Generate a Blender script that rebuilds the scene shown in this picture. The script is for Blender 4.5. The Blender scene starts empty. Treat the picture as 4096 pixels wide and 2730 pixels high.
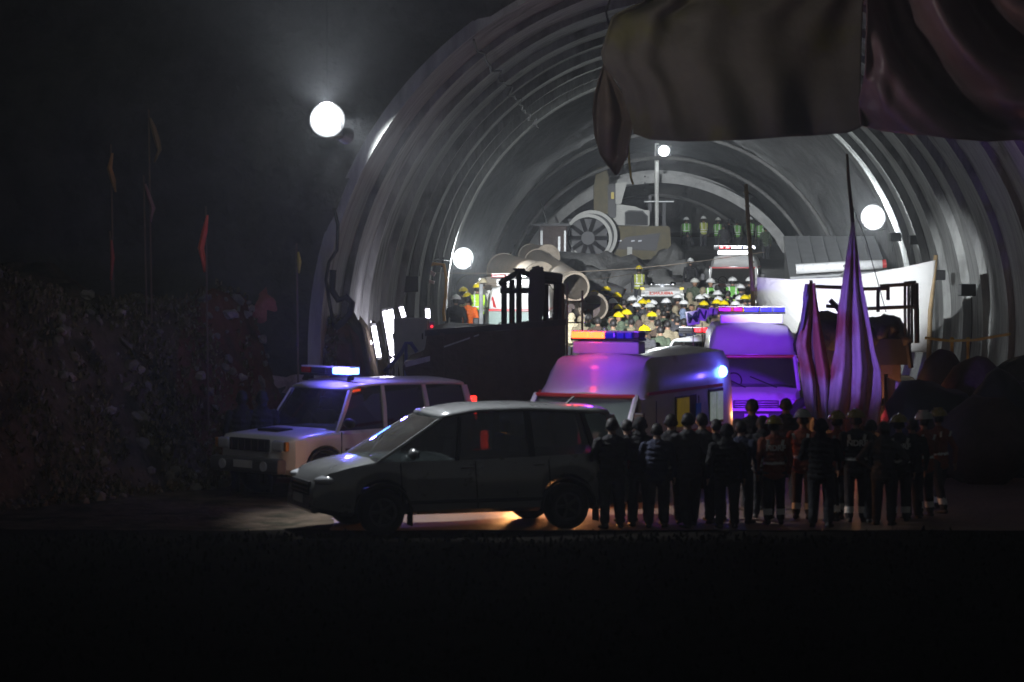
import bpy, bmesh, math, random
import numpy as np
from mathutils import Vector, Matrix, noise, Euler
R = math.radians
random.seed(7)
SC = bpy.context.scene
COL = SC.collection

# ------------------------------------------------------------------ camera, world, exposure
cam_data = bpy.data.cameras.new('camera')
cam = bpy.data.objects.new('camera', cam_data)
COL.objects.link(cam)
CAM_Z, F, HOR = 4.13, 2840.0, 240.0
cam.location = (0, 0, CAM_Z)
cam.rotation_euler = (R(90), 0, 0)
cam_data.sensor_width = 36
cam_data.lens = 36 * F / 1024
cam_data.shift_y = (HOR - 341) / 1024
cam_data.clip_start = 0.5
cam_data.clip_end = 1500
cam_data.dof.use_dof = True
cam_data.dof.focus_distance = 100
cam_data.dof.aperture_fstop = 2.6
SC.camera = cam

world = bpy.data.worlds.new('World')
SC.world = world
world.use_nodes = True
wn = world.node_tree.nodes
bg = wn['Background']
sky = wn.new('ShaderNodeTexSky')
sky.sky_type = 'NISHITA'
sky.sun_disc = False
sky.sun_elevation = R(-4)
sky.sun_rotation = R(180)
mx = wn.new('ShaderNodeMixRGB')
mx.blend_type = 'ADD'
mx.inputs[0].default_value = 1
mx.inputs[2].default_value = (0.20, 0.20, 0.20, 1)      # even grey fill added to the night sky
world.node_tree.links.new(sky.outputs[0], mx.inputs[1])
world.node_tree.links.new(mx.outputs[0], bg.inputs[0])
bg.inputs[1].default_value = 0.10

SC.view_settings.view_transform = 'Standard'
SC.view_settings.look = 'None'
SC.view_settings.exposure = 0
SC.view_settings.gamma = 1
SC.render.engine = 'CYCLES'
cy = SC.cycles
cy.use_denoising = True
cy.max_bounces = 6
cy.diffuse_bounces = 2
cy.glossy_bounces = 2
cy.transmission_bounces = 3
cy.transparent_max_bounces = 10
cy.volume_bounces = 0
cy.sample_clamp_indirect = 3
cy.caustics_reflective = False
cy.caustics_refractive = False

# lamp strengths (watts) and the air
BIG_W, UP_W, DOWN_W, BACK_W, THROW_W, SIDE_W, WALL_W, MAST_W = 400, 2400, 2200, 55, 230000, 62000, 1500, 1100
TARP_W = 520
HAZE = 0.0012

# ------------------------------------------------------------------ helpers
def at(px, py, Y):
    """world point on depth Y that shows at (px, py) of the 1024 px picture"""
    return Vector(((px - 512) * Y / F, Y, CAM_Z - (py - HOR) * Y / F))

def ramp(Y, X=5.0):
    return 0.0 if Y < 92 else 0.063 * (Y - 92)

def axis(Y):
    return 0.0398 * Y + 1.66

def smooth(a, b, x):
    t = min(1, max(0, (x - a) / (b - a)))
    return t * t * (3 - 2 * t)

def interp(x, pts):
    if x <= pts[0][0]: return pts[0][1]
    for (a, fa), (b, fb) in zip(pts, pts[1:]):
        if x <= b:
            return fa + (fb - fa) * (x - a) / (b - a)
    return pts[-1][1]

MATS = {}
def mat(name, color, rough=0.7, metal=0.0, var=0.15, scale=6.0, bump=0.0, bscale=None, emit=None, estr=0,
        coat=0, objcol=False, alpha=None, spec=0.5, streak=None, dirt=None):
    if name in MATS: return MATS[name]
    m = bpy.data.materials.new(name)
    m.use_nodes = True
    nt = m.node_tree; N = nt.nodes; L = nt.links
    b = N['Principled BSDF']
    tc = N.new('ShaderNodeTexCoord')
    src = tc.outputs['Object']
    mp = N.new('ShaderNodeMapping'); L.new(src, mp.inputs[0])
    if streak: mp.inputs['Scale'].default_value = streak
    nz = N.new('ShaderNodeTexNoise'); L.new(mp.outputs[0], nz.inputs['Vector'])
    nz.inputs['Scale'].default_value = scale
    nz.inputs['Detail'].default_value = 6
    nz.inputs['Roughness'].default_value = 0.65
    hv = N.new('ShaderNodeMapRange'); L.new(nz.outputs[0], hv.inputs[0])
    hv.inputs[1].default_value = 0.3; hv.inputs[2].default_value = 0.7
    hv.inputs[3].default_value = 1 - var; hv.inputs[4].default_value = 1 + var
    if objcol:
        oi = N.new('ShaderNodeObjectInfo'); csrc = oi.outputs['Color']
    else:
        rgb = N.new('ShaderNodeRGB'); rgb.outputs[0].default_value = (*color, 1); csrc = rgb.outputs[0]
    if dirt:
        n2 = N.new('ShaderNodeTexNoise'); L.new(src, n2.inputs['Vector'])
        n2.inputs['Scale'].default_value = dirt[1]; n2.inputs['Detail'].default_value = 8
        r2 = N.new('ShaderNodeMapRange'); L.new(n2.outputs[0], r2.inputs[0])
        r2.inputs[1].default_value = dirt[2]; r2.inputs[2].default_value = dirt[2] + 0.15
        md = N.new('ShaderNodeMixRGB'); L.new(r2.outputs[0], md.inputs[0])
        L.new(csrc, md.inputs[1]); md.inputs[2].default_value = (*dirt[0], 1)
        csrc = md.outputs[0]
    vm = N.new('ShaderNodeVectorMath'); vm.operation = 'SCALE'
    L.new(csrc, vm.inputs[0]); L.new(hv.outputs[0], vm.inputs['Scale'])
    L.new(vm.outputs[0], b.inputs['Base Color'])
    rv = N.new('ShaderNodeMapRange'); L.new(nz.outputs[0], rv.inputs[0])
    rv.inputs[3].default_value = max(0.03, rough - 0.12); rv.inputs[4].default_value = min(1, rough + 0.12)
    L.new(rv.outputs[0], b.inputs['Roughness'])
    b.inputs['Metallic'].default_value = metal
    b.inputs['Specular IOR Level'].default_value = spec
    if spec < .16: b.inputs['IOR'].default_value = 1.0     # dusty, no grazing sheen
    b.inputs['Coat Weight'].default_value = coat
    b.inputs['Coat Roughness'].default_value = 0.12
    if bump:
        n3 = N.new('ShaderNodeTexNoise'); L.new(mp.outputs[0], n3.inputs['Vector'])
        n3.inputs['Scale'].default_value = bscale or scale * 3; n3.inputs['Detail'].default_value = 7
        bp = N.new('ShaderNodeBump'); L.new(n3.outputs[0], bp.inputs['Height'])
        bp.inputs['Strength'].default_value = bump; bp.inputs['Distance'].default_value = 0.08
        L.new(bp.outputs[0], b.inputs['Normal'])
    if emit:
        b.inputs['Emission Color'].default_value = (*emit, 1)
        b.inputs['Emission Strength'].default_value = estr
    MATS[name] = m
    return m

def glass(name, tint, gloss=0.25, rough=0.04, emit=None, estr=0):
    if name in MATS: return MATS[name]
    m = bpy.data.materials.new(name); m.use_nodes = True
    nt = m.node_tree; N = nt.nodes; L = nt.links
    N.remove(N['Principled BSDF'])
    out = N['Material Output']
    tr = N.new('ShaderNodeBsdfTransparent'); tr.inputs[0].default_value = (*tint, 1)
    gl = N.new('ShaderNodeBsdfGlossy'); gl.inputs['Roughness'].default_value = rough
    gl.inputs[0].default_value = (0.9, 0.92, 0.95, 1)
    fr = N.new('ShaderNodeFresnel'); fr.inputs[0].default_value = 1.5
    mr = N.new('ShaderNodeMapRange'); L.new(fr.outputs[0], mr.inputs[0])
    mr.inputs[3].default_value = gloss * 0.3; mr.inputs[4].default_value = 1
    mix = N.new('ShaderNodeMixShader'); L.new(mr.outputs[0], mix.inputs[0])
    L.new(tr.outputs[0], mix.inputs[1]); L.new(gl.outputs[0], mix.inputs[2])
    df = N.new('ShaderNodeBsdfDiffuse'); df.inputs[0].default_value = (0.35, 0.33, 0.3, 1)
    nz = N.new('ShaderNodeTexNoise'); nz.inputs['Scale'].default_value = 3
    rr = N.new('ShaderNodeMapRange'); L.new(nz.outputs[0], rr.inputs[0]); rr.inputs[3].default_value = 0.02; rr.inputs[4].default_value = 0.10
    mix2 = N.new('ShaderNodeMixShader'); L.new(rr.outputs[0], mix2.inputs[0])
    L.new(mix.outputs[0], mix2.inputs[1]); L.new(df.outputs[0], mix2.inputs[2])
    L.new(mix2.outputs[0], out.inputs['Surface'])
    MATS[name] = m
    return m

def emis(name, color, strength):
    if name in MATS: return MATS[name]
    m = bpy.data.materials.new(name); m.use_nodes = True
    b = m.node_tree.nodes['Principled BSDF']
    b.inputs['Base Color'].default_value = (*[min(1, c * .8 + .05) for c in color], 1)
    b.inputs['Emission Color'].default_value = (*color, 1)
    b.inputs['Emission Strength'].default_value = strength
    b.inputs['Roughness'].default_value = 0.3
    MATS[name] = m
    return m

def obj(name, bm, m=None, parent=None, smoothed=False, loc=None, rot=None):
    me = bpy.data.meshes.new(name)
    bmesh.ops.recalc_face_normals(bm, faces=bm.faces[:])
    bm.to_mesh(me); bm.free()
    if smoothed:
        for p in me.polygons: p.use_smooth = True
    if m is not None:
        for x in (m if isinstance(m, (list, tuple)) else [m]): me.materials.append(x)
    o = bpy.data.objects.new(name, me)
    COL.objects.link(o)
    if parent is not None: o.parent = parent
    if loc is not None: o.location = loc
    if rot is not None: o.rotation_euler = rot
    return o

def meshobj(name, verts, faces, m=None, parent=None, smoothed=False):
    me = bpy.data.meshes.new(name)
    me.from_pydata([tuple(v) for v in verts], [], faces)
    me.update()
    if smoothed:
        for p in me.polygons: p.use_smooth = True
    if m is not None:
        for x in (m if isinstance(m, (list, tuple)) else [m]): me.materials.append(x)
    o = bpy.data.objects.new(name, me)
    COL.objects.link(o)
    if parent is not None: o.parent = parent
    return o

def tag(o, label=None, cat=None, group=None, kind=None):
    if label: o['label'] = label
    if cat: o['category'] = cat
    if group: o['group'] = group
    if kind: o['kind'] = kind
    return o

def thing(name, label, cat, loc=(0, 0, 0), rz=0.0, group=None):
    o = bpy.data.objects.new(name, None)
    o.empty_display_size = 0.2
    COL.objects.link(o)
    o.location = loc; o.rotation_euler = (0, 0, rz)
    return tag(o, label, cat, group)

def copy_tree(o, parent=None):
    c = o.copy(); COL.objects.link(c)
    if parent is not None: c.parent = parent
    for ch in list(o.children): copy_tree(ch, c)
    return c

def box(bm, c, s, rot=None, bev=0.0):
    """axis box: centre c, full size s, optional Euler rot"""
    M = Matrix.Translation(Vector(c)) @ (Euler(rot).to_matrix().to_4x4() if rot else Matrix.Identity(4)) @ Matrix.Diagonal((s[0], s[1], s[2], 1))
    g = bmesh.ops.create_cube(bm, size=1, matrix=M)
    if bev:
        es = list({e for v in g['verts'] for e in v.link_edges})
        bmesh.ops.bevel(bm, geom=es, offset=bev, segments=2, affect='EDGES', profile=0.6)
    return bm

def newbox(c, s, rot=None, bev=0.0):
    return box(bmesh.new(), c, s, rot, bev)

def tube(bm, pts, r, n=8, cap=True):
    pts = [Vector(p) for p in pts]
    rs = r if isinstance(r, (list, tuple)) else [r] * len(pts)
    rings = []
    up = None
    for i, p in enumerate(pts):
        d = (pts[min(i + 1, len(pts) - 1)] - pts[max(i - 1, 0)]).normalized()
        a = Vector((0, 0, 1)) if abs(d.z) < 0.9 else Vector((1, 0, 0))
        if up is not None: a = up
        u = (a - d * a.dot(d)).normalized(); up = u
        w = d.cross(u)
        rings.append([bm.verts.new(p + (u * math.cos(t) + w * math.sin(t)) * rs[i]) for t in [2 * math.pi * k / n for k in range(n)]])
    for a, b in zip(rings, rings[1:]):
        for k in range(n):
            bm.faces.new((a[k], a[(k + 1) % n], b[(k + 1) % n], b[k]))
    if cap:
        bm.faces.new(rings[0]); bm.faces.new(rings[-1][::-1])
    return bm

def newtube(pts, r, n=8): return tube(bmesh.new(), pts, r, n)

def loft(rings, cap=True, bm=None):
    bm = bm or bmesh.new()
    rv = [[bm.verts.new(p) for p in r] for r in rings]
    n = len(rv[0])
    for a, b in zip(rv, rv[1:]):
        for k in range(n):
            try: bm.faces.new((a[k], a[(k + 1) % n], b[(k + 1) % n], b[k]))
            except ValueError: pass
    if cap:
        bm.faces.new(rv[0]); bm.faces.new(rv[-1][::-1])
    return bm

def disc_ring(bm, c, ax, r0, r1, y0, y1, n=28):
    """annular solid around axis index ax (1=Y), radii r0<r1, from y0 to y1"""
    def pt(r, t, y):
        p = [0, 0, 0]; p[ax] = y
        o = [i for i in range(3) if i != ax]
        p[o[0]] = r * math.cos(t); p[o[1]] = r * math.sin(t)
        return Vector(p) + Vector(c)
    loops = [[bm.verts.new(pt(r, 2 * math.pi * k / n, y)) for k in range(n)] for r, y in ((r0, y0), (r1, y0), (r1, y1), (r0, y1))]
    for i in range(4):
        a, b = loops[i], loops[(i + 1) % 4]
        for k in range(n):
            bm.faces.new((a[k], a[(k + 1) % n], b[(k + 1) % n], b[k]))
    return bm

def blob(bm, c, s, sub=2, amp=0.12, seed=0, freq=2.0):
    g = bmesh.ops.create_icosphere(bm, subdivisions=sub, radius=1)
    for v in g['verts']:
        n = noise.noise(v.co * freq + Vector((seed * 3.7, seed, -seed))) + 0.5 * noise.noise(v.co * freq * 2.3 + Vector((seed, 9, seed))) + 0.28 * noise.noise(v.co * freq * 6 + Vector((seed, 2, seed)))
        p = v.co * (1 + amp * n * 2)
        v.co = Vector((p.x * s[0], p.y * s[1], p.z * s[2])) + Vector(c)
    return bm

def text(name, body, m, parent, loc, rot, size, extrude=0.004, mirror=False, bold=0.0):
    cu = bpy.data.curves.new(name, 'FONT')
    cu.body = body; cu.size = size; cu.extrude = extrude; cu.align_x = 'CENTER'; cu.align_y = 'CENTER'; cu.offset = bold
    cu.materials.append(m)
    o = bpy.data.objects.new(name, cu)
    COL.objects.link(o)
    me = bpy.data.meshes.new_from_object(o.evaluated_get(bpy.context.evaluated_depsgraph_get()))
    bpy.data.objects.remove(o)
    me.name = name
    o = bpy.data.objects.new(name, me); COL.objects.link(o)
    o.parent = parent; o.location = loc; o.rotation_euler = rot
    if mirror: o.scale = (-1, 1, 1)
    return o

def lamp(name, kind, loc, power, color=(1, 1, 1), radius=0.05, parent=None, aim=None, spot=None):
    ld = bpy.data.lights.new(name, kind)
    ld.energy = power; ld.color = color
    ld.shadow_soft_size = radius
    if kind == 'SPOT':
        ld.spot_size = spot[0]; ld.spot_blend = spot[1]
    o = bpy.data.objects.new(name, ld)
    COL.objects.link(o); o.location = loc
    if aim is not None:
        o.rotation_euler = (Vector(aim)).to_track_quat('-Z', 'Y').to_euler()
    if parent is not None: o.parent = parent
    return o

# ------------------------------------------------------------------ materials
concrete = mat('lining_concrete', (0.27, 0.275, 0.265), 0.85, var=0.42, scale=1.6, bump=0.9, bscale=7, streak=(1, 2.2, 0.22), dirt=((0.12, 0.12, 0.115), 0.8, 0.55))
rock = mat('rock', (0.040, 0.039, 0.037), 0.9, var=0.4, scale=1.5, bump=0.9, bscale=4)
shotcrete = mat('dark_shotcrete', (0.13, 0.13, 0.125), 0.9, var=0.35, scale=1.2, bump=0.8, bscale=5)
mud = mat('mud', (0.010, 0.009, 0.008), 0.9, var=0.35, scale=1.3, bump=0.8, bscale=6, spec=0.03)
soil = mat('soil', (0.085, 0.07, 0.055), 0.95, var=0.4, scale=2, bump=0.9, bscale=8)
leafm = mat('leaves', (0.10, 0.09, 0.05), 0.8, var=0.5, scale=8, spec=.15)
black = mat('black_steel', (0.022, 0.022, 0.024), 0.5, 0.3, var=0.3, scale=8)
rubber = mat('rubber', (0.018, 0.018, 0.018), 0.85, var=0.2, scale=20)
steel = mat('grey_steel', (0.30, 0.31, 0.31), 0.45, 0.5, var=0.2, scale=6)
chrome = mat('bright_metal', (0.65, 0.66, 0.67), 0.18, 1.0, var=0.05)
whitep = mat('white_paint', (0.72, 0.72, 0.70), 0.32, var=0.06, scale=3, coat=0.5, dirt=((0.35, 0.31, 0.26), 1.5, 0.62))
greyp = mat('grey_car_paint', (0.28, 0.29, 0.29), 0.30, 0.4, var=0.08, scale=3, coat=1.0)
redp = mat('red_paint', (0.42, 0.03, 0.03), 0.4, var=0.1, scale=4)
yellowp = mat('yellow_paint', (0.55, 0.42, 0.05), 0.5, var=0.25, scale=4, dirt=((0.12, 0.1, 0.06), 2.0, 0.5))
rustp = mat('rusty_body', (0.055, 0.035, 0.03), 0.65, 0.2, var=0.4, scale=3, bump=0.3)
win = glass('tinted_glass', (0.42, 0.45, 0.45))
winl = glass('windscreen_glass', (0.55, 0.62, 0.6))
plastic = mat('black_plastic', (0.02, 0.02, 0.022), 0.45, var=0.2)
cloth = mat('jacket_cloth', (0.5, 0.5, 0.5), 0.9, var=0.25, scale=7, bump=0.6, bscale=14, objcol=True)
trous = mat('trouser_cloth', (0.035, 0.036, 0.042), 0.9, var=0.3, scale=7, bump=0.5, bscale=14)
skin = mat('skin', (0.26, 0.145, 0.09), 0.6, var=0.12, scale=9)
boots = mat('boot_leather', (0.02, 0.017, 0.015), 0.6, var=0.2)
hairm = mat('hair', (0.012, 0.01, 0.009), 0.6, var=0.3, scale=30)
helm = mat('helmet_plastic', (0.8, 0.8, 0.8), 0.28, var=0.05, objcol=True, coat=0.4)
vestm = mat('vest_fabric', (0.5, 0.8, 0.1), 0.7, var=0.12, objcol=True, scale=9, bump=0.3)
reflect = mat('reflective_tape', (0.78, 0.8, 0.78), 0.35, 0.0, var=0.1)
bamboo = mat('bamboo', (0.32, 0.23, 0.12), 0.6, var=0.3, scale=5)
ledred = emis('lit_red_led', (1.0, 0.075, 0.012), 9)
ledred2 = emis('small_red_led', (1.0, 0.02, 0.03), 3.5)
ledblue = emis('lit_blue_led', (0.10, 0.26, 1.0), 16)
dimblue = mat('blue_lens', (0.02, 0.03, 0.45), 0.2, coat=0.5, emit=(0.05, 0.03, 1.0), estr=0.10)
dimred = mat('red_lens', (0.35, 0.01, 0.01), 0.2, coat=0.5)
clearlens = mat('clear_lens', (0.6, 0.62, 0.65), 0.12, var=0.05, coat=1.0)
amber = emis('lit_amber_lamp', (1.0, 0.32, 0.02), 9)
redtail = emis('lit_red_tail_lamp', (1.0, 0.03, 0.02), 3.0)
redlens = mat('dark_red_lens', (0.16, 0.01, 0.01), 0.2, coat=0.6)
floodglow = emis('lit_lamp_glass', (0.93, 0.97, 1.0), 30)
tubeglow = emis('lit_tube', (0.90, 0.86, 1.0), 9)

def translucent(m, amount):
    nt = m.node_tree; N = nt.nodes; L = nt.links
    b = N['Principled BSDF']; out = N['Material Output']
    tr = N.new('ShaderNodeBsdfTranslucent'); tr.inputs[0].default_value = (amount, amount, amount * .97, 1)
    src = b.inputs['Base Color'].links[0].from_socket if b.inputs['Base Color'].links else None
    if src: L.new(src, tr.inputs[0])
    mx_ = N.new('ShaderNodeMixShader'); mx_.inputs[0].default_value = amount
    L.new(b.outputs[0], mx_.inputs[1]); L.new(tr.outputs[0], mx_.inputs[2]); L.new(mx_.outputs[0], out.inputs['Surface'])
    return m

# ------------------------------------------------------------------ ground and hillside
def toe(X):
    return interp(X, [(-9, 41.5), (-5, 47.4), (-4, 49.6), (0, 49.6)])
def crest(X):
    return interp(X, [(-40, 7.5), (-20, 5.2), (-12, 4.0), (-8.3, 3.5), (-7.2, 3.0), (-6.3, 3.05), (-5.2, 3.2), (-4.4, 2.9), (-3.8, 2.75), (-3.15, 2.45), (-2.95, 2.2), (-2.75, 0.9), (-2.62, 0.0)])
def berm_right(X, Y):
    c = axis(Y)
    h = interp(X, [(9.6, 0), (10.4, 1.3), (12.5, 2.1), (16, 2.6), (40, 6)])
    return h * smooth(43.5, 47.5, Y) * smooth(70, 62, Y)
def ground_z(X, Y):
    z = ramp(Y) if Y > 92 else 0.0
    # low bank between the camera and the parked cars
    b = interp(Y, [(0, 2.0), (12, 1.3), (20, .86), (30, 0.50), (35.5, 0.33), (37.5, 0.12), (39.3, 0.0)])
    z += b
    if X < -1.7 and Y > 40.5:
        t = smooth(0, 3.2, Y - toe(X))
        z = max(z, crest(X) * t)
    if X > 9.4: z = max(z, berm_right(X, Y))
    n = noise.fractal(Vector((X * 0.9, Y * 0.9, 1.3)), 1.0, 2.0, 4) + (.9 * noise.noise(Vector((X * .55, Y * .3, 7))) if X < -3.2 and Y > 42 else 0)
    if b > .02: n += .8 * noise.noise(Vector((X * .45, Y * .12, 3)))
    amp = 0.03 + 0.13 * min(1, b * 2) + (0.30 if (z > 0.3 and b < 0.05 and Y < 70) else 0.0)
    if 92 < Y: amp = 0.10
    if 39 < Y < 41 and X > -3: amp = 0.01
    return z + n * amp
ys = list(np.linspace(-1, 38, 60)) + list(np.linspace(38.4, 62, 90)) + list(np.linspace(62.6, 172, 110))
xs = list(np.linspace(-46, -13, 34)) + list(np.linspace(-12.7, 18, 150)) + list(np.linspace(18.6, 46, 28))
V = [(x, y, ground_z(x, y)) for y in ys for x in xs]
nx = len(xs)
Fc = [(j * nx + i, j * nx + i + 1, (j + 1) * nx + i + 1, (j + 1) * nx + i) for j in range(len(ys) - 1) for i in range(nx - 1)]
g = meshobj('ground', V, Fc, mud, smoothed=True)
g.data.materials.append(mat('slope_soil', (0.075, 0.06, 0.045), 0.9, var=0.5, scale=2.2, bump=1.0, bscale=7, spec=.1, dirt=((.03, .03, .022), 1.6, .5)))
g.data.materials.append(mat('red_lit_earth', (0.10, 0.042, 0.034), 0.9, var=0.4, scale=2.2, bump=1.0, bscale=7, spec=.1, dirt=((.05, .03, .025), 1.6, .5)))  # red light on the mound put into the soil colour
for p in g.data.polygons:
    c_ = p.center
    if c_.y > 40.5 and c_.y < 62 and c_.x < -2.4: p.material_index = 1
    elif c_.y > 62: p.material_index = 1
    if 48 < c_.y < 56 and -5.6 < c_.x < -2.4: p.material_index = 2
tag(g, 'muddy dark ground sheet running from the foreground bank into the tunnel', kind='structure')

# wet brownish road strip under the cars
V = []; rx = list(np.linspace(-2.6, 11, 70)); ry = list(np.linspace(40.3, 49.2, 34))
for y in ry:
    for x in rx:
        xx = x + (0.25 * noise.noise(Vector((y * 1.3, 0, 4))) if x < -2.4 or x > 10.6 else 0)
        V.append((xx, y, ground_z(xx, y) + 0.012))
nr = len(rx)
Fc = [(j * nr + i, j * nr + i + 1, (j + 1) * nr + i + 1, (j + 1) * nr + i) for j in range(len(ry) - 1) for i in range(nr - 1)]
road = meshobj('road', V, Fc, mat('wet_earth', (0.15, 0.105, 0.075), 0.55, var=0.35, scale=1.4, bump=0.5, bscale=9), smoothed=True)
tag(road, 'strip of wet brown earth under the parked vehicles', kind='structure')

# plants, sticks and stones over the left hillside and foreground bank
def scatter(name, n, fx, size, m, label, cat):
    rnd = random.Random(3)
    vs, fs = [], []
    for _ in range(n):
        X, Y = fx(rnd)
        if 'bank' not in name and noise.noise(Vector((X * 1.1, Y * 1.1, 2))) + .5 * noise.noise(Vector((X * 3, Y * 3, 5))) < rnd.uniform(-.25, .22): continue
        z = ground_z(X, Y)
        s = size * rnd.uniform(0.4, 1.5)
        a = rnd.uniform(0, 6.28); t = rnd.uniform(-1.2, 1.2)
        d = Vector((math.cos(a), math.sin(a), 0)); u = Vector((-math.sin(a) * math.sin(t), math.cos(a) * math.sin(t), abs(math.cos(t)) + .2))
        p = Vector((X, Y, z - 0.01 + rnd.uniform(0, 0.10)))
        k = len(vs)
        vs += [p - d * s * .32, p + d * s * .32, p + d * s * .2 + u * s, p - d * s * .22 + u * s * .8]
        fs.append((k, k + 1, k + 2, k + 3))
    o = meshobj(name, vs, fs, m)
    return tag(o, label, cat, kind='stuff')
def hillpt(r):
    X = r.choice([r.uniform(-11, -3.2), r.uniform(-11, -3.2), r.uniform(-20, -8)])
    return X, toe(X) + r.uniform(-0.4, 4.4)
scatter('undergrowth', 45000, hillpt, 0.075, leafm, 'low scrub and weeds covering the hillside left of the tunnel', 'undergrowth')
scatter('dry_litter', 22000, hillpt, 0.06, mat('dry_leaves', (0.24, 0.20, 0.15), 0.9, var=0.5, scale=9), 'pale dry litter and chips strewn over the left hillside', 'litter')
def bankpt(r): return r.uniform(-9, 9.5), r.uniform(18, 37.5)
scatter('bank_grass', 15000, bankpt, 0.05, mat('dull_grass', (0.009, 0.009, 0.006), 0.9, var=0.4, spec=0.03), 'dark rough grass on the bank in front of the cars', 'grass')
rock2 = mat('pale_stone', (0.26, 0.235, 0.2), 0.85, var=0.25, scale=5, bump=0.6)
rnd = random.Random(11)
stone_spots = [(228, 283, .16), (252, 320, .11), (160, 285, .10), (205, 290, .12), (247, 318, .10), (88, 300, .13), (275, 340, .16), (290, 392, .13), (178, 302, .1), (70, 388, .12), (230, 345, .14), (262, 362, .12), (140, 380, .1), (200, 400, .13), (110, 428, .12), (242, 402, .1), (120, 335, .12), (60, 340, .11)]
for i, (px, py, s) in enumerate(stone_spots):
    Y = 44.0
    for k in range(40):      # march along the sight line to the slope
        p = at(px, py, Y)
        if p.z <= ground_z(p.x, p.y) + 0.02: break
        Y += 0.25
    bm = blob(bmesh.new(), (0, 0, 0), (s, s * .8, s * .65), 2, 0.25, i)
    o = obj('stone', bm, rock2, loc=(p.x, p.y, ground_z(p.x, p.y) + s * .3), rot=(0, 0, rnd.uniform(0, 6)))
    side = ['half buried', 'loose', 'jagged', 'rounded', 'flat', 'blocky'][i % 6]
    side = ['half buried', 'loose', 'jagged', 'rounded', 'flat', 'blocky', 'small', 'cracked', 'angular', 'larger', 'tilted', 'squat', 'narrow', 'smooth', 'long', 'wedge-shaped', 'chipped', 'upright'][i]
    where = ['at the far left of the scrubby slope', 'on the upper left slope', 'in the middle of the scrubby slope', 'on the slope left of the police vehicle', 'on the slope just above the police vehicle'][min(4, int(px / 60))]
    high = 'near the top' if py < 300 else ('midway down' if py < 360 else 'low down')
    tag(o, f'{side} pale stone {high}, {where}', 'stone', 'stones lying on the left hillside')

rr_ = random.Random(8); bm = bmesh.new()
for k in range(1100):
    X, Y = hillpt(rr_); s = rr_.choice([.03, .04, .05, .07, .11])
    M = Matrix.Translation((X, Y, ground_z(X, Y) + s * .2)) @ Euler((rr_.uniform(0, 6), rr_.uniform(0, 6), 0)).to_matrix().to_4x4() @ Matrix.Diagonal((s * rr_.uniform(.6, 1.5), s, s * rr_.uniform(.5, 1), 1))
    bmesh.ops.create_icosphere(bm, subdivisions=1, radius=1, matrix=M)
tag(obj('rubble', bm, mat('dark_stone', (.13, .12, .10), .9, var=.3, scale=5)), 'small broken rubble strewn through the scrub on the left slope', 'rubble', kind='stuff')
# covered heaps on the shoulder of the mound beside the portal
redcloth = mat('red_tarp', (0.30, 0.10, 0.09), 0.8, var=0.4, scale=3, bump=0.6)
for (px, py, sx, sz, m, lab) in ((263, 300, .45, .42, redcloth, 'upright reddish bundle on top of the mound left of the portal'),
                          (297, 313, .62, .28, mat('grey_sack', (0.3, 0.24, 0.22), 0.85, var=0.4, scale=3, bump=0.6), 'long grey and red covered heap lying on the mound left of the portal'),
                          (236, 306, .40, .22, redcloth, 'low reddish heap at the left end of the mound top')):
    p = at(px, py + 6, 51.2)
    o = obj('covered_heap', blob(bmesh.new(), (0, 0, sz * .4), (sx, .5, sz), 3, 0.2, px), m, smoothed=True, loc=(p.x, p.y, ground_z(p.x, p.y) - .08))
    tag(o, lab, 'heap', 'covered heaps on the mound')

# ------------------------------------------------------------------ tunnel
RING_Y = [50.7, 55.6, 60.2, 65.0, 69.6, 73.6, 78.2, 82.6, 86.8, 92.0]
RAD, ACZ = 7.22, 2.15
tun = thing('tunnel', 'concrete lined road tunnel with stepped arch rings and open portal', 'tunnel')
tun['kind'] = 'structure'
def arch_pt(Y, r, ang, cz=ACZ):
    return Vector((axis(Y) + r * math.cos(ang), Y, cz + r * math.sin(ang)))
def make_ring(name, Y0, Y1, seed, rad=RAD, cz=ACZ, amp=0.20, k=2.6, m=concrete, nY=9, thick=0.12, wob=0.02):
    na = 88
    A0, A1 = R(-19), R(199)
    bm = bmesh.new()
    rows = []
    e = 1 - math.exp(-k)
    prof = [(Y0, rad + thick)] + [(Y0 + 0.0 + (Y1 - Y0) * (j / nY), rad - 0.10 + amp * (1 - math.exp(-k * j / nY)) / e) for j in range(nY + 1)] + [(Y1, rad + thick)]
    for (Y, r) in prof:
        row = []
        for i in range(na + 1):
            a = A0 + (A1 - A0) * i / na
            rr = r + wob * noise.noise(Vector((seed * 5, a * 3, Y * .4))) + wob * 1.3 * noise.noise(Vector((seed, a * 0.9, Y * 1.2)))
            row.append(bm.verts.new(arch_pt(Y, rr, a, cz)))
        rows.append(row)
    for a, b in zip(rows, rows[1:]):
        for i in range(na):
            bm.faces.new((a[i], a[i + 1], b[i + 1], b[i]))
    return obj(name, bm, m, tun, smoothed=False)
for i in range(len(RING_Y) - 1):
    o = make_ring('lining_ring', RING_Y[i], RING_Y[i + 1], i + 1, amp=[.12, .14, .15, .17, .22, .2, .24, .22, .18][i])
    for p in o.data.polygons: p.use_smooth = True
    mod = o.modifiers.new('edge', 'EDGE_SPLIT'); mod.split_angle = R(35)
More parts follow.
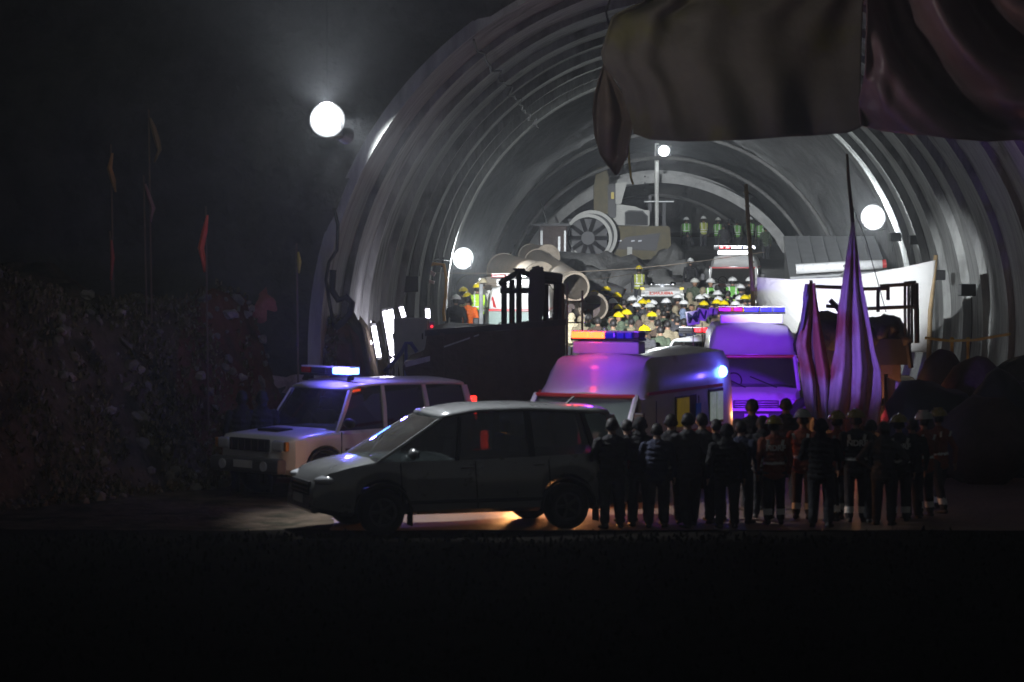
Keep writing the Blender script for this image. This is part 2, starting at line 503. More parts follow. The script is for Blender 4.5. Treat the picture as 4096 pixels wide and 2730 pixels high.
# dark unlined length beyond
def make_bore(name, Y0, Y1, rad, cz0, cz1, m, seed, amp=0.25):
    na, ny = 90, 60
    vs = []
    for j in range(ny + 1):
        t = j / ny; Y = Y0 + (Y1 - Y0) * t; cz = cz0 + (cz1 - cz0) * t
        for i in range(na + 1):
            a = R(-19) + R(218) * i / na
            r = rad + amp * noise.fractal(Vector((math.cos(a) * 4, Y * .5, math.sin(a) * 4)), 1, 2, 4)
            r += 0.07 * math.sin(Y * 2 * math.pi / 1.6) + 0.12 * max(0, math.sin(Y * 2 * math.pi / 6.1)) ** 8 * -1
            vs.append(arch_pt(Y, r, a, cz))
    fs = [(j * (na + 1) + i, j * (na + 1) + i + 1, (j + 1) * (na + 1) + i + 1, (j + 1) * (na + 1) + i) for j in range(ny) for i in range(na)]
    return meshobj(name, vs, fs, m, tun, smoothed=True)
make_bore('bore', 92.0, 166.0, 7.9, 1.9, 1.3, shotcrete, 3)
# ring of concrete arch sections deep inside
for (a, b, c, s_) in ((136, 141, -0.2, 21), (141.0, 150, 0.1, 22)):
    o = make_ring('deep_arch', a, b, s_, rad=7.15, cz=c, amp=0.25, m=mat('pale_concrete', (0.34, 0.34, 0.33), 0.8, var=0.25, scale=2, bump=.4), thick=0.35)
# end of the bore
vs = []; n = 26
for j in range(n + 1):
    for i in range(n + 1):
        x = -10 + 20 * i / n; z = -1 + 13 * j / n
        vs.append((axis(164) + x, 164 + 1.2 * noise.fractal(Vector((x * .5, z * .5, 3)), 1, 2, 4), z))
meshobj('end_face', vs, [(j * (n + 1) + i, j * (n + 1) + i + 1, (j + 1) * (n + 1) + i + 1, (j + 1) * (n + 1) + i) for j in range(n) for i in range(n)], rock, tun, smoothed=True)
# steel ribs
for k, (Y, rr, cz) in enumerate(((118, 7.55, 1.0), (127, 7.3, .5), (157, 6.6, 0.0))):
    bm = bmesh.new()
    tube(bm, [arch_pt(Y, rr, R(a), cz) for a in range(-10, 191, 4)], 0.09, 6)
    obj('steel_rib', bm, shotcrete, tun, smoothed=True)

# rocky headwall round the portal
vs, fs = [], []
na, nr2 = 100, 36
for j in range(nr2 + 1):
    for i in range(na + 1):
        a = R(-24) + R(228) * i / na
        r = 7.20 + (j / nr2) ** 1.5 * 34
        Y = 50.71 + (r - 7.2) * 0.10 + (0.7 * noise.fractal(Vector((r * math.cos(a) * .35, r * math.sin(a) * .35, 5)), 1, 2, 5)) * min(1, j / 4)
        p = arch_pt(50.7, r, a); p.y = Y
        p.z = min(p.z, 15.0); p.x = max(-44, min(44, p.x))
        vs.append(p)
for j in range(nr2):
    for i in range(na):
        fs.append((j * (na + 1) + i, j * (na + 1) + i + 1, (j + 1) * (na + 1) + i + 1, (j + 1) * (na + 1) + i))
o = meshobj('hillside', vs, fs, rock, smoothed=True)
tag(o, 'steep dark rock face around the tunnel mouth', kind='structure')

# cable pinned along the left haunch of the lining
cab = thing('wall_cable', 'thin black cable pinned high along the left haunch of the lining', 'cable')
bm = bmesh.new(); pts = []
for k in range(70):
    Y = 50.9 + 41 * k / 69
    pts.append(arch_pt(Y, RAD - 0.14, R(128.5 + 1.6 * noise.noise(Vector((Y * .5, 0, 0)))), ACZ))
obj('cable', tube(bm, pts, 0.022, 5), rubber, cab)
# ------------------------------------------------------------------ floodlights
def floodlight(name, label, pos, power, rad, aim, spot=R(168), group=None, pole=None, radius=0.10):
    t = thing(name, label, 'floodlight', pos, 0, group)
    aimv = Vector(aim).normalized()
    q = aimv.to_track_quat('Y', 'Z').to_euler()
    hold = obj('housing', disc_ring(bmesh.new(), (0, 0, 0), 1, .001, rad * .76, -0.10, -0.04, 28), black, t, rot=q)
    bm = bmesh.new(); disc_ring(bm, (0, 0, 0), 1, 0.001, rad * .6, -0.2, -0.105, 24)
    obj('back_shell', bm, black, t, rot=q)
    bm = bmesh.new()
    g_ = bmesh.ops.create_uvsphere(bm, u_segments=24, v_segments=12, radius=1)
    for v in g_['verts']: v.co = Vector((v.co.x * rad * .72, v.co.y * rad * .60 , v.co.z * rad * .72))
    obj('lamp_glass', bm, floodglow, t, smoothed=True, rot=q)
    bm = bmesh.new(); n_ = 32
    rr_ = [(rad * .70, -.03), (rad * 1.05, .02), (rad * 1.35, .10), (rad * 1.38, .10), (rad * 1.08, 0), (rad * .70, -.05)]
    lp = [[bm.verts.new((q_ * math.cos(2 * math.pi * k / n_), yy, q_ * math.sin(2 * math.pi * k / n_))) for k in range(n_)] for q_, yy in rr_]
    for i_ in range(len(lp)):
        for k in range(n_): bm.faces.new((lp[i_][k], lp[i_][(k + 1) % n_], lp[(i_ + 1) % len(lp)][(k + 1) % n_], lp[(i_ + 1) % len(lp)][k]))
    obj('added_reflector_bowl', bm, mat('reflector', (.75, .76, .78), .4, var=.03), t, smoothed=True, rot=q)  # bowl added to give the lamp face a soft bright edge
    bm = bmesh.new(); tube(bm, [(-rad * 1.15, 0, 0), (-rad * 1.15, -.05, -rad * 1.3), (0, -.08, -rad * 1.5), (rad * 1.15, -.05, -rad * 1.3), (rad * 1.15, 0, 0)], 0.02, 6)
    obj('bracket', bm, black, t)
    lamp('light', 'SPOT', aimv * (rad * .75), power, (0.90, 0.96, 1.0), radius, t, aimv, (spot, 0.35 if spot > 1 else 1.0))
    if pole:
        obj('pole', newtube([(0, -.02 + .12, -rad * 1.5), (0, .12, -pole)], 0.045, 8), steel, t)
    return t
floodlight('floodlight', 'big round floodlight glaring white, hung high left of the tunnel mouth', at(327, 119, 42.0), BIG_W, 0.19, (0.10, -1, -0.15), R(150))
th_ = bpy.data.objects['floodlight']
obj('added_rear_head', disc_ring(bmesh.new(), (0, .34, 0), 1, .001, .24, -.08, .05, 24), black, th_)  # head added behind the lamp for the beam into the tunnel
obj('lamp_glass', disc_ring(bmesh.new(), (0, .41, 0), 1, .001, .20, -.01, .01, 24), floodglow, th_)  # glowing face of the added rear head
lamp('light', 'SPOT', (0, .50, 0), THROW_W, (.92, .96, 1), .1, th_, (9.55, 58, -4.0), (R(16.2), .5))  # far-throw beam added to light the crowd
lamp('light', 'SPOT', (.05, .50, .1), TARP_W, (1, .93, .85), .12, th_, (.95, 1, .62), (R(64), .8))  # beam added to bring out the tarpaulin folds
obj('added_side_head', newtube([(.16, .20, -.20), (.26, .44, -.23)], [.10, .13], 16), black, th_)  # head added to house the screen beam
lamp('light', 'SPOT', (.28, .50, -.23), SIDE_W, (.92, .96, 1), .06, th_, (10.55, 24, -2.5), (R(10), .7))  # narrow beam added to brighten the white cloth screen
lamp('light', 'SPOT', (0, .50, .0), BACK_W, (.92, .95, 1), .15, th_, (.4, 1, -.25), (R(165), .3))  # wide spill added over the portal and hillside
lamp('light', 'SPOT', (0, -.05, -.42), DOWN_W, (.92, .95, 1), .12, th_, (.40, .02, -1), (R(80), .7))  # downward spill added for the car roofs and bonnets
lamp('light', 'SPOT', (0, -.15, .1), UP_W, (.90, .94, 1), .08, th_, (0, -1, 1.05), (R(92), .9))  # upward beam added to build the halo above the lamp
obj('wire', newtube([(0, .1, .3), (-.02, .1, 3), (-.04, .1, 9)], .008, 5), black, th_)
floodlight('floodlight', 'glaring white floodlight low on the left wall behind the orange jacket', at(462, 258, 90.5), WALL_W, 0.26, (0.42, -1, -0.10), group='floodlights at the end of the lining')
floodlight('floodlight', 'glaring white floodlight high on the right wall above the grey shed', at(874, 217, 91.0), WALL_W, 0.30, (-0.45, -1, -0.12), group='floodlights at the end of the lining')

# mast lamp far inside, on the drilling machine mast
MY = 133.0
t = thing('mast_lamp', 'bright white lamp on top of the slim mast deep in the tunnel', 'floodlight', at(664, 151, MY))
obj('lamp_glass', disc_ring(bmesh.new(), (0, 0, 0), 1, .001, 0.24, -0.1, 0.0, 24), floodglow, t)
obj('housing', newbox((0, .12, 0), (.7, .2, .6), bev=.03), black, t)
obj('bracket', newtube([(-.33, .1, 0), (-.33, .1, -.5)], .03, 6), steel, t)
lamp('light', 'SPOT', (0, -0.25, 0), MAST_W, (0.90, 0.96, 1.0), 0.1, t, (0, -1, -0.25), (R(172), .3))
t = thing('lamp_mast', 'tall slim pale mast beside the white excavator cab', 'mast', (at(657, 240, MY).x, MY + .25, ramp(MY)))
zt = at(657, 143, MY).z - ramp(MY)
obj('pole', newtube([(0, 0, 0), (0, 0, zt)], 0.10, 10), mat('mast_paint', (0.55, 0.55, 0.52), .5), t, smoothed=True)
obj('track', newbox((-.32, .05, zt * .30), (.16, .22, zt * .6)), black, t)
obj('track', newbox((.34, .05, zt * .28), (.16, .22, zt * .56)), black, t)
obj('crossarm', newtube([(-.6, -.05, zt * .55), (.8, -.05, zt * .55)], .04, 6), steel, t)
bm = bmesh.new()
for k in range(14): blob(bm, (-.55, 0, zt - .6 - k * .32), (.035, .035, .05), 1, 0)
o = obj('chain_link', bm, chrome, t); o['kind'] = 'stuff'

# small black boxes on the side walls
def wall_box(px, py, Y, lab, big=0.34, grill=False):
    t = thing('wall_box', lab, 'box', at(px, py, Y), 0, 'black lamp boxes hung on the tunnel walls')
    obj('case', newbox((0, 0, 0), (big, .3, big * .8), (0, 0, .15), .03), black, t)
    obj('bracket', newtube([(0, .1, 0), (.22 if px > 600 else -.22, .25, .05)], .025, 6), black, t)
    obj('cord', newtube([(-.05, -.1, -big * .4), (-.12, -.1, -big * .8), (-.1, -.05, -big * 1.3)], .018, 5), steel, t)
    if grill:
        for k in range(6):
            obj('grille_bar', newbox((0, -.17, -.13 + k * .052), (big * .9, .02, .02), (0, 0, .15)), black, t)
wall_box(895, 237, 88.0, 'black lamp box on the right wall just right of the floodlight')
wall_box(914, 240, 83.5, 'black lamp box on the right wall above the bamboo pole top')
wall_box(938, 275, 75.5, 'black lamp box on the right wall just right of the bamboo pole')
wall_box(967, 290, 70.5, 'black lamp box on the right wall, the one closest to the portal', .38)
wall_box(408, 284, 72.0, 'large slatted black box on the left wall, nearest the portal', .5, True)
wall_box(413, 271, 77.0, 'round-cornered black box just above the slatted box on the left wall', .36)
wall_box(437, 262, 84.0, 'black box high on the left wall beside the hanging orange cable', .38)
# reflective fixture with hanging orange cable
t = thing('hanging_cable', 'orange cable hanging from a pink-lit fitting on the left wall', 'cable', at(434, 268, 80))
om = mat('orange_cable', (0.75, 0.38, 0.08), .6)
obj('cord', newtube([(-.25, 0, .05), (0, 0, .12), (.28, 0, .10), (.35, 0, -.3), (.33, 0, -.8), (.27, 0, -1.2), (.3, 0, -1.5)], .045, 6), om, t)
obj('fitting', newbox((-.1, 0, -.12), (.30, .16, .12), (0, .5, 0), .02), mat('pink_lit_plate', (0.8, 0.6, 0.6), .3), t)  # pink light put into the plate colour
obj('fitting', newbox((-.1, 0, -.38), (.24, .16, .09), (0, .3, 0), .02), mat('pink_lit_plate', (0.8, 0.6, 0.6), .3), t)

# wires strung across
for pa, pb, lab in (((437, 273, 80), (765, 252, 96), 'pale rope stretched across the tunnel over the crowd, the higher one'),
                    ((475, 284, 80), (688, 262, 108), 'pale rope stretched across the tunnel behind the pipes, the lower one')):
    a, b = at(*pa), at(*pb)
    pts = [a.lerp(b, k / 20) - Vector((0, 0, .25 * math.sin(math.pi * k / 20))) for k in range(21)]
    o = obj('rope', newtube(pts, .010, 5), mat('rope_fibre', (0.25, 0.2, 0.15), .8)); tag(o, lab, 'rope', 'ropes across the tunnel')
o = obj('rope', newtube([at(400, 277, 71), at(414, 269, 76), at(437, 259, 82), at(456, 262, 89)], .02, 5), black)
tag(o, 'black wire linking the boxes along the left wall', 'wire')

# glowing tubes and switch cabinet inside the left wall
def tube_light(x0, y0, x1, y1, Y, lab, r=0.05):
    a, b = at(x0, y0, Y), at(x1, y1, Y)
    t = thing('tube_light', lab, 'tube light', (a + b) / 2, 0, 'slanting white tube lights left of the cabinet')
    c = (a + b) / 2
    obj('lit_tube', newtube([a - c, b - c], r, 10), tubeglow, t, smoothed=True)
    obj('end_cap', newtube([a - c, a - c + (a - b).normalized() * .05], r * 1.1, 10), steel, t)
    obj('end_cap', newtube([b - c, b - c - (a - b).normalized() * .05], r * 1.1, 10), steel, t)
    obj('stand', newtube([Vector((0, .12, 0)), Vector((0.05, .16, -c.z))], .02, 6), black, t)
tube_light(364.5, 307, 369, 323, 62, 'short slanting white tube light, leftmost of the group by the wall')
tube_light(373.5, 326, 379, 357, 60, 'long slanting white tube light, lowest of the group above the mound')
tube_light(385, 311, 392, 350, 60, 'tallest slanting white tube light, just left of the grey cabinet', .058)
tube_light(390.5, 309.5, 394.5, 333, 62, 'slim white tube light right behind the tallest one')
tube_light(401, 307, 404, 317, 64, 'short white tube light over the top left corner of the cabinet')
tube_light(427.5, 309, 428, 318, 64, 'tiny upright white tube light over the right side of the cabinet')
for px, py, lab in ((369.5, 343, 'small white lamp bulb left of the lowest tube light'), (392, 353, 'small white lamp bulb under the tallest tube light, upper one'), (393, 361, 'small white lamp bulb near the blue rail, lower one')):
    t = thing('bulb_lamp', lab, 'lamp', at(px, py, 59.5), 0, 'bulbs under the tube lights')
    obj('bulb', blob(bmesh.new(), (0, 0, 0), (.055, .055, .065), 2, 0), tubeglow, t, smoothed=True)
    obj('socket', newtube([(0, .02, -.06), (0, .03, -.14)], .025, 8), black, t)
lamp('light', 'POINT', at(388, 335, 59), 60, (.88, .84, 1), .15, bpy.data.objects['tube_light'])
_l = [o for o in COL.objects if o.type == 'LIGHT'][-1]
_l.location = at(388, 335, 59) - bpy.data.objects['tube_light'].location
c = at(411, 336, 58)
t = thing('switch_cabinet', 'flat grey switch cabinet on legs inside the left wall', 'cabinet', (c.x, 58, 0))
cm = mat('cabinet_paint', (0.42, 0.42, 0.40), .5, var=.08)
obj('cabinet_case', newbox((0, 0, c.z), (.70, .3, .74), bev=.02), cm, t)
obj('door', newbox((0, -.16, c.z), (.62, .012, .66)), cm, t)
obj('handle', newbox((.24, -.18, c.z), (.03, .02, .12)), black, t)
obj('side_panel', newbox((.43, -.02, c.z), (.10, .26, .6)), mat('violet_panel', (0.25, .2, .5), .5), t)
obj('warning_lamp', newbox((.43, -.17, c.z + .2), (.04, .02, .04)), ledred2, t)
for s in (-.3, .3): obj('leg', newbox((s, 0, (c.z - .37) / 2), (.06, .06, c.z - .37)), cm, t)
t = thing('blue_rail', 'bent blue pipe rail under the grey cabinet', 'rail', at(400, 362, 56.5))
bl = mat('blue_pipe', (0.08, 0.09, 0.35), .4)
a0 = at(400, 362, 56.5)
obj('pipe', newtube([at(x, y, 56.5) - a0 for x, y in ((384, 372), (392, 364), (401, 353), (406, 343), (411, 343), (417, 352))], .04, 8), bl, t, smoothed=True)
obj('post', newtube([at(388, 368, 56.5) - a0, Vector((at(388, 368, 56.5).x, 56.5, 0)) - a0], .035, 8), bl, t)
obj('post', newtube([at(406, 345, 56.5) - a0, Vector((at(406, 345, 56.5).x, 56.5, 0)) - a0], .035, 8), bl, t)
# thick black hoses looping beside the portal
for pts, lab in (([(333, 270), (332, 290), (338, 300), (346, 297), (352, 303), (350, 314), (343, 322), (335, 328)], 'thick black hose looped in front of the left portal edge'),
                 ([(334, 208), (338, 225), (337, 250), (329, 262), (326, 280), (330, 305), (334, 326)], 'long thin black hose hanging down the left portal edge')):
    w = [at(x, y, 49.9 if 'thick' in lab else 50.1) for x, y in pts]
    o = obj('hose', newtube(w, .06 if 'thick' in lab else .03, 8), rubber, smoothed=True); tag(o, lab, 'hose', 'black hoses at the portal')

# ------------------------------------------------------------------ wheels and vehicles
def wheel(parent, x, y, r, w, side):
    W = bpy.data.objects.new('wheel', None); COL.objects.link(W); W.parent = parent; W.location = (x, y, r)
    bm = bmesh.new()
    prof = [(r * .62, -w / 2), (r * .9, -w / 2), (r * .985, -w * .36), (r, 0), (r * .985, w * .36), (r * .9, w / 2), (r * .62, w / 2)]
    n = 32
    loops = [[bm.verts.new((q * math.cos(2 * math.pi * k / n), yy, q * math.sin(2 * math.pi * k / n))) for k in range(n)] for q, yy in prof]
    for i in range(len(loops)):
        a, b = loops[i], loops[(i + 1) % len(loops)]
        for k in range(n): bm.faces.new((a[k], a[(k + 1) % n], b[(k + 1) % n], b[k]))
    obj('tyre', bm, rubber, W, smoothed=True)
    bm = bmesh.new()
    disc_ring(bm, (0, side * w * .30, 0), 1, r * .52, r * .64, -.04, .04, 28)
    for k in range(5):
        a = 2 * math.pi * k / 5
        box(bm, (r * .32 * math.cos(a), side * w * .3, r * .32 * math.sin(a)), (r * .5, .03, r * .13), (0, -a, 0))
    disc_ring(bm, (0, side * w * .32, 0), 1, .001, r * .14, -.03, .03, 14)
    obj('rim', bm, mat('dull_rim', (.09, .09, .09), .5, .4), W)
    bm = bmesh.new(); disc_ring(bm, (0, side * w * .1, 0), 1, .001, r * .6, -.02, .02, 20)
    obj('brake_disc', bm, black, W)
    return W

def body_section(x, zb, zt, w, crown=0.02, shoulder=0.12):
    h = zt - zb
    half = [(w * .80, zb), (w * .97, zb + min(.07, h * .2)), (w, zb + h * .45), (w * .985, zt - min(shoulder, h * .3)), (w * .93, zt - .03), (w * .60, zt + crown * .6)]
    pts = [(x, 0, zb)] + [(x, y, z) for y, z in half] + [(x, 0, zt + crown)] + [(x, -y, z) for y, z in half[::-1]]
    return pts

def car_body(parent, L, W, top, wheels, rw, sill=.26, m=None, name='body', nose=.5, shoulder=.12):
    xs_ = set(np.round(np.linspace(-L / 2, L / 2, 46), 3))
    Ra = rw + .07
    for xw in wheels:
        for k in range(-6, 7): xs_.add(round(xw + Ra * math.sin(k / 6 * math.pi / 2), 3))
    xs_ = sorted(xs_)
    rings = []
    for x in xs_:
        zb = sill + .06 * smooth(L / 2 - .5, L / 2, abs(x))
        for xw in wheels:
            d = abs(x - xw)
            if d < Ra: zb = max(zb, rw + math.sqrt(max(0, Ra * Ra - d * d)))
        e = smooth(L / 2 - nose, L / 2, x); e2 = smooth(L / 2 - .35, L / 2, -x)
        w = W / 2 * (1 - .24 * e * e - .12 * e2 * e2)
        zt = interp(x, top)
        zt = max(zt, zb + .1)
        rings.append(body_section(x, zb, zt, w, shoulder=shoulder))
    b = obj(name, loft(rings), m, parent, smoothed=True)
    mod = b.modifiers.new('edge', 'EDGE_SPLIT'); mod.split_angle = R(40)
    obj('underbody', newbox((0, 0, sill + .14), (L * .86, W * .62, .3)), black, parent)
    # arch lips
    for xw in wheels:
        for s in (1, -1):
            bm = bmesh.new()
            pts = [(xw + Ra * math.cos(a), s * (W / 2 - .005), rw + Ra * math.sin(a)) for a in [math.pi * k / 16 for k in range(17)]]
            tube(bm, pts, .022, 6)
            obj('wheel_arch', bm, plastic, parent)
    return b

def quad_pane(name, corners, m, parent, inset=0.0, t=0.008):
    c = [Vector(p) for p in corners]
    n = (c[1] - c[0]).cross(c[3] - c[0]).normalized()
    vs = [p for p in c] + [p - n * t for p in c]
    return meshobj(name, vs, [(0, 1, 2, 3), (7, 6, 5, 4), (0, 4, 5, 1), (1, 5, 6, 2), (2, 6, 7, 3), (3, 7, 4, 0)], m, parent)

def greenhouse(parent, belt, roofp, wb, wr, pillars, paint, roof_t=.10, winm=None, pil_m=None):
    """pillars: list of (x at belt, x at roof, thickness); belt(x), roofp(x) give heights"""
    winm = winm or win
    xr0, xr1 = pillars[0][1], pillars[-1][1]
    rings = []
    for k in range(15):
        t = k / 14; x = xr0 + (xr1 - xr0) * t
        e = min(t, 1 - t) * 14
        ww = wr * (1 if e > 1.5 else .97) + .02
        z = roofp(x); th = roof_t
        rings.append([(x, ww, z - th * .75), (x, ww * .985, z - th * .35), (x, ww * .86, z - th * .05), (x, ww * .45, z + .02), (x, 0, z + .03), (x, -ww * .45, z + .02), (x, -ww * .86, z - th * .05), (x, -ww * .985, z - th * .35), (x, -ww, z - th * .75), (x, -ww * .8, z - th * .85), (x, ww * .8, z - th * .85)])
    obj('roof', loft(rings), paint, parent, smoothed=True)
    for s in (1, -1):
        pts = []
        for i, (xb, xr, th) in enumerate(pillars):
            a = Vector((xb, s * wb, belt(xb) - .03)); b = Vector((xr, s * wr, roofp(xr) - roof_t * .7))
            mid = a.lerp(b, .5) + Vector((0, s * .02, 0))
            bm = bmesh.new()
            rings = []
            for p in (a, mid, b):
                rings.append([p + Vector((-th / 2, 0, 0)), p + Vector((th / 2, 0, 0)), p + Vector((th / 2, -s * .05, 0)), p + Vector((-th / 2, -s * .05, 0))])
            obj('pillar', loft(rings, bm=bm), pil_m if (pil_m and 0 < i < len(pillars) - 1) else paint, parent)
            pts.append((a, b, th))
        for (a, b, ta), (c, d, tb) in zip(pts, pts[1:]):
            sh = Vector((0, -s * .02, 0))
            q = [a + Vector((-ta / 2, 0, 0)) + sh, c + Vector((tb / 2, 0, 0)) + sh, d + Vector((tb / 2, 0, 0)) + sh, b + Vector((-ta / 2, 0, 0)) + sh]
            quad_pane('side_window', q, winm, parent)
    xb, xr, _ = pillars[0]
    def screen(nm, xb, xr, off):
        rows = []
        for k in range(9):
            u = -1 + 2 * k / 8
            bow = off * .10 * (1 - u * u)
            rows.append((Vector((xb + bow, u * wb * .97, belt(xb) - .02)), Vector((xr + bow * .7, u * wr * .97, roofp(xr) - roof_t * .6))))
        vs = [p for r_ in rows for p in r_]
        return meshobj(nm, vs, [(2 * k, 2 * k + 2, 2 * k + 3, 2 * k + 1) for k in range(8)], winl if nm == 'windscreen' else winm, parent, smoothed=True)
    screen('windscreen', pillars[0][0] + .03, pillars[0][1] + .02, 1)
    screen('rear_window', pillars[-1][0] - .03, pillars[-1][1] - .02, -1)
    # seats
    for x in (.25, -.75):
        for s in (.36, -.36):
            bm = box(bmesh.new(), (x, s, belt(0) + .0), (.16, .44, .5), (0, -.15, 0), .05)
            box(bm, (x - .06, s, belt(0) + .36), (.09, .24, .18), None, .04)
            obj('seat', bm, black, parent)

def mirror(parent, x, y, z, s, m):
    mo = obj('wing_mirror', blob(bmesh.new(), (x, y + s * .12, z), (.06, .13, .085), 2, 0), m, parent, smoothed=True)
    obj('mirror_glass', newbox((x - .062, y + s * .12, z), (.008, .17, .11)), chrome, mo)

def plate(parent, x, z, face=1, w=.5):
    p = obj('number_plate', newbox((x, 0, z), (.012, w, .12), bev=.004), whitep, parent)
    return p

def common_car(t, L, W, wheels, rw, paint, zb, tail=redlens, hl=clearlens, track=None):
    tr = track or W / 2 - .12
    for xw in wheels:
        for s in (1, -1): wheel(t, xw, s * tr, rw, .21, s)

# --- grey people carrier in the foreground
pc = at(472, 533, 40.9)
car = thing('parked_car', 'grey people carrier seen side-on, in the foreground', 'car', (pc.x - .17, pc.y, 0), R(199))
wheels = (1.42, -1.33)
top = [(-2.37, .95), (-2.30, 1.08), (-2.0, 1.12), (0, 1.06), (1.25, 1.06), (1.5, 1.06), (1.9, .99), (2.2, .90), (2.33, .78), (2.37, .66)]
car_body(car, 4.74, 1.83, top, wheels, .33, .27, greyp)
for s in (1, -1):
    for i_, x in enumerate((1.15, .05, -1.05)): obj('door_seam', newbox((x, s * .912, .68), (.014, .012, .66), (0, .06, 0)), black, car)
    obj('door', newbox((.6, s * .9155, .62), (.98, .006, .34), bev=.002), greyp, car)
    obj('door_handle', newbox((.20, s * .925, .93), (.18, .03, .03), bev=.008), chrome, car)
    obj('door_handle', newbox((-.88, s * .925, .95), (.18, .03, .03), bev=.008), chrome, car)
    obj('side_moulding', newbox((.05, s * .92, .46), (2.0, .02, .05), bev=.006), plastic, car)
    mirror(car, 1.02, s * .90, 1.14, s, greyp)
    obj('headlight', blob(bmesh.new(), (2.12, s * .66, .78), (.24, .20, .08), 2, 0), clearlens, car, smoothed=True)
    obj('tail_light', newbox((-2.30, s * .76, 1.0), (.12, .20, .34), bev=.03), redlens, car)
    obj('mud_flap', newbox((-1.78, s * .80, .26), (.02, .22, .3)), rubber, car)
    obj('mud_flap', newbox((1.0, s * .80, .26), (.02, .22, .26)), rubber, car)
def roofA(x): return interp(x, [(-2.2, 1.66), (-1.9, 1.71), (-.8, 1.77), (0, 1.76), (.6, 1.66)])
def beltA(x): return interp(x, top)
greenhouse(car, beltA, roofA, .87, .66, [(1.48, .50, .07), (.32, .22, .05), (-.80, -.78, .09), (-1.75, -1.62, .07), (-2.26, -2.05, .14)], greyp, pil_m=black)
obj('grille', newbox((2.36, 0, .66), (.05, .95, .2), bev=.02), black, car)
for k in range(3): obj('grille_bar', newbox((2.392, 0, .60 + k * .06), (.012, .9, .018)), chrome, car)
obj('bumper', newbox((2.33, 0, .42), (.14, 1.35, .20), bev=.05), greyp, car)
obj('fog_lamp', newtube([(2.25, .62, .42), (2.37, .60, .42)], .07, 12), plastic, car)
obj('fog_lamp', newtube([(2.25, -.62, .42), (2.37, -.60, .42)], .07, 12), plastic, car)
obj('rear_bumper', newbox((-2.36, 0, .48), (.12, 1.6, .28), bev=.05), greyp, car)
obj('wiper', newtube([(1.45, .3, 1.10), (1.1, -.25, 1.35)], .012, 5), black, car)
obj('aerial', newtube([(-1.6, 0, 1.72), (-1.75, 0, 1.84)], .02, 6), plastic, car)
plate(car, 2.41, .5)
common_car(car, 4.74, 1.83, wheels, .33, greyp, .27)

# --- small hatchback hidden behind it, tail lamps lit
hb = at(524, 500, 45.0)
car2 = thing('parked_car', 'dark small car behind the grey people carrier, lit lamps seen through its windows', 'car', (hb.x, 45.4, 0), R(94))
top2 = [(-1.8, .88), (-1.7, .98), (0, .95), (.9, .95), (1.5, .86), (1.75, .7), (1.8, .6)]
car_body(car2, 3.6, 1.62, top2, (1.15, -1.15), .29, .24, mat('dark_blue_paint', (.02, .025, .07), .35, coat=.5))
greenhouse(car2, lambda x: interp(x, top2), lambda x: interp(x, [(-1.5, 1.38), (-.5, 1.45), (.5, 1.38)]), .76, .58, [(.95, .35, .06), (-.2, -.15, .06), (-1.6, -1.35, .12)], MATS['dark_blue_paint'])
for xw in (1.15, -1.15):
    for s in (1, -1): wheel(car2, xw, s * .68, .29, .18, s)
obj('tail_light', newbox((-1.79, .74, 1.03), (.08, .12, .36), bev=.03), redtail, car2)
obj('tail_light', newbox((-1.79, -.76, 1.05), (.08, .12, .26), bev=.03), mat('pink_tail', (.4, .02, .08), .3, emit=(1, .05, .25), estr=.9), car2)
obj('indicator_lamp', blob(bmesh.new(), (-1.86, .47, 1.10), (.04, .12, .085), 2, 0), amber, car2, smoothed=True)
obj('rear_bumper', newbox((-1.8, 0, .45), (.1, 1.5, .26), bev=.05), MATS['dark_blue_paint'], car2)
lamp('light', 'POINT', (-2.15, .31, .40), 70, (1, .42, .14), .06, car2)
lamp('light', 'POINT', (-2.15, -.45, .35), 60, (1, .38, .14), .06, car2)  # amber light without a lamp, added to widen the ground glow
plate(car2, -1.86, .62)

# --- white police off-roader
pp = at(343, 488, 47.0)
pol = thing('police_vehicle', 'white police off-roader with blue roof light lit, behind the grey people carrier', 'police car', (pp.x + .1, 47.0, 0), R(226))
ptop = [(-2.15, 1.0), (-2.1, 1.12), (0, 1.08), (.95, 1.08), (1.1, 1.08), (1.95, 1.02), (2.1, .95), (2.15, .80)]
car_body(pol, 4.3, 1.78, ptop, (1.32, -1.30), .36, .36, whitep, nose=.25, shoulder=.08)
greenhouse(pol, lambda x: interp(x, ptop), lambda x: interp(x, [(-2.1, 1.74), (-1.8, 1.79), (0, 1.83), (.5, 1.80), (.62, 1.76)]), .84, .72, [(1.02, .62, .07), (-.05, -.08, .07), (-1.05, -1.02, .08), (-2.07, -1.98, .12)], whitep)
for xw in (1.32, -1.30):
    for s in (1, -1): wheel(pol, xw, s * .74, .36, .22, s)
for s in (1, -1):
    obj('headlight', newbox((2.13, s * .66, .86), (.08, .26, .18), bev=.04), clearlens, pol)
    obj('indicator_lamp', newbox((2.12, s * .84, .86), (.07, .06, .15), bev=.015), mat('amber_lens', (.5, .2, .02), .3), pol)
    mirror(pol, .92, s * .88, 1.18, s, black)
    for x in (.98, -.05, -1.05): obj('door_seam', newbox((x, s * .888, .74), (.014, .012, .6)), black, pol)
    obj('door_handle', newbox((.08, s * .90, .96), (.15, .03, .035)), black, pol)
    obj('tail_light', newbox((-2.14, s * .78, 1.30), (.07, .10, .4), bev=.02), redtail if s > 0 else redlens, pol)
obj('grille', newbox((2.16, 0, .86), (.05, .95, .2), bev=.02), black, pol)
for k in range(6): obj('grille_bar', newbox((2.19, -.40 + k * .16, .86), (.014, .022, .17)), chrome, pol)
obj('bumper', newbox((2.2, 0, .54), (.2, 1.66, .24), bev=.05), mat('grey_bumper', (.10, .10, .10), .6), pol)
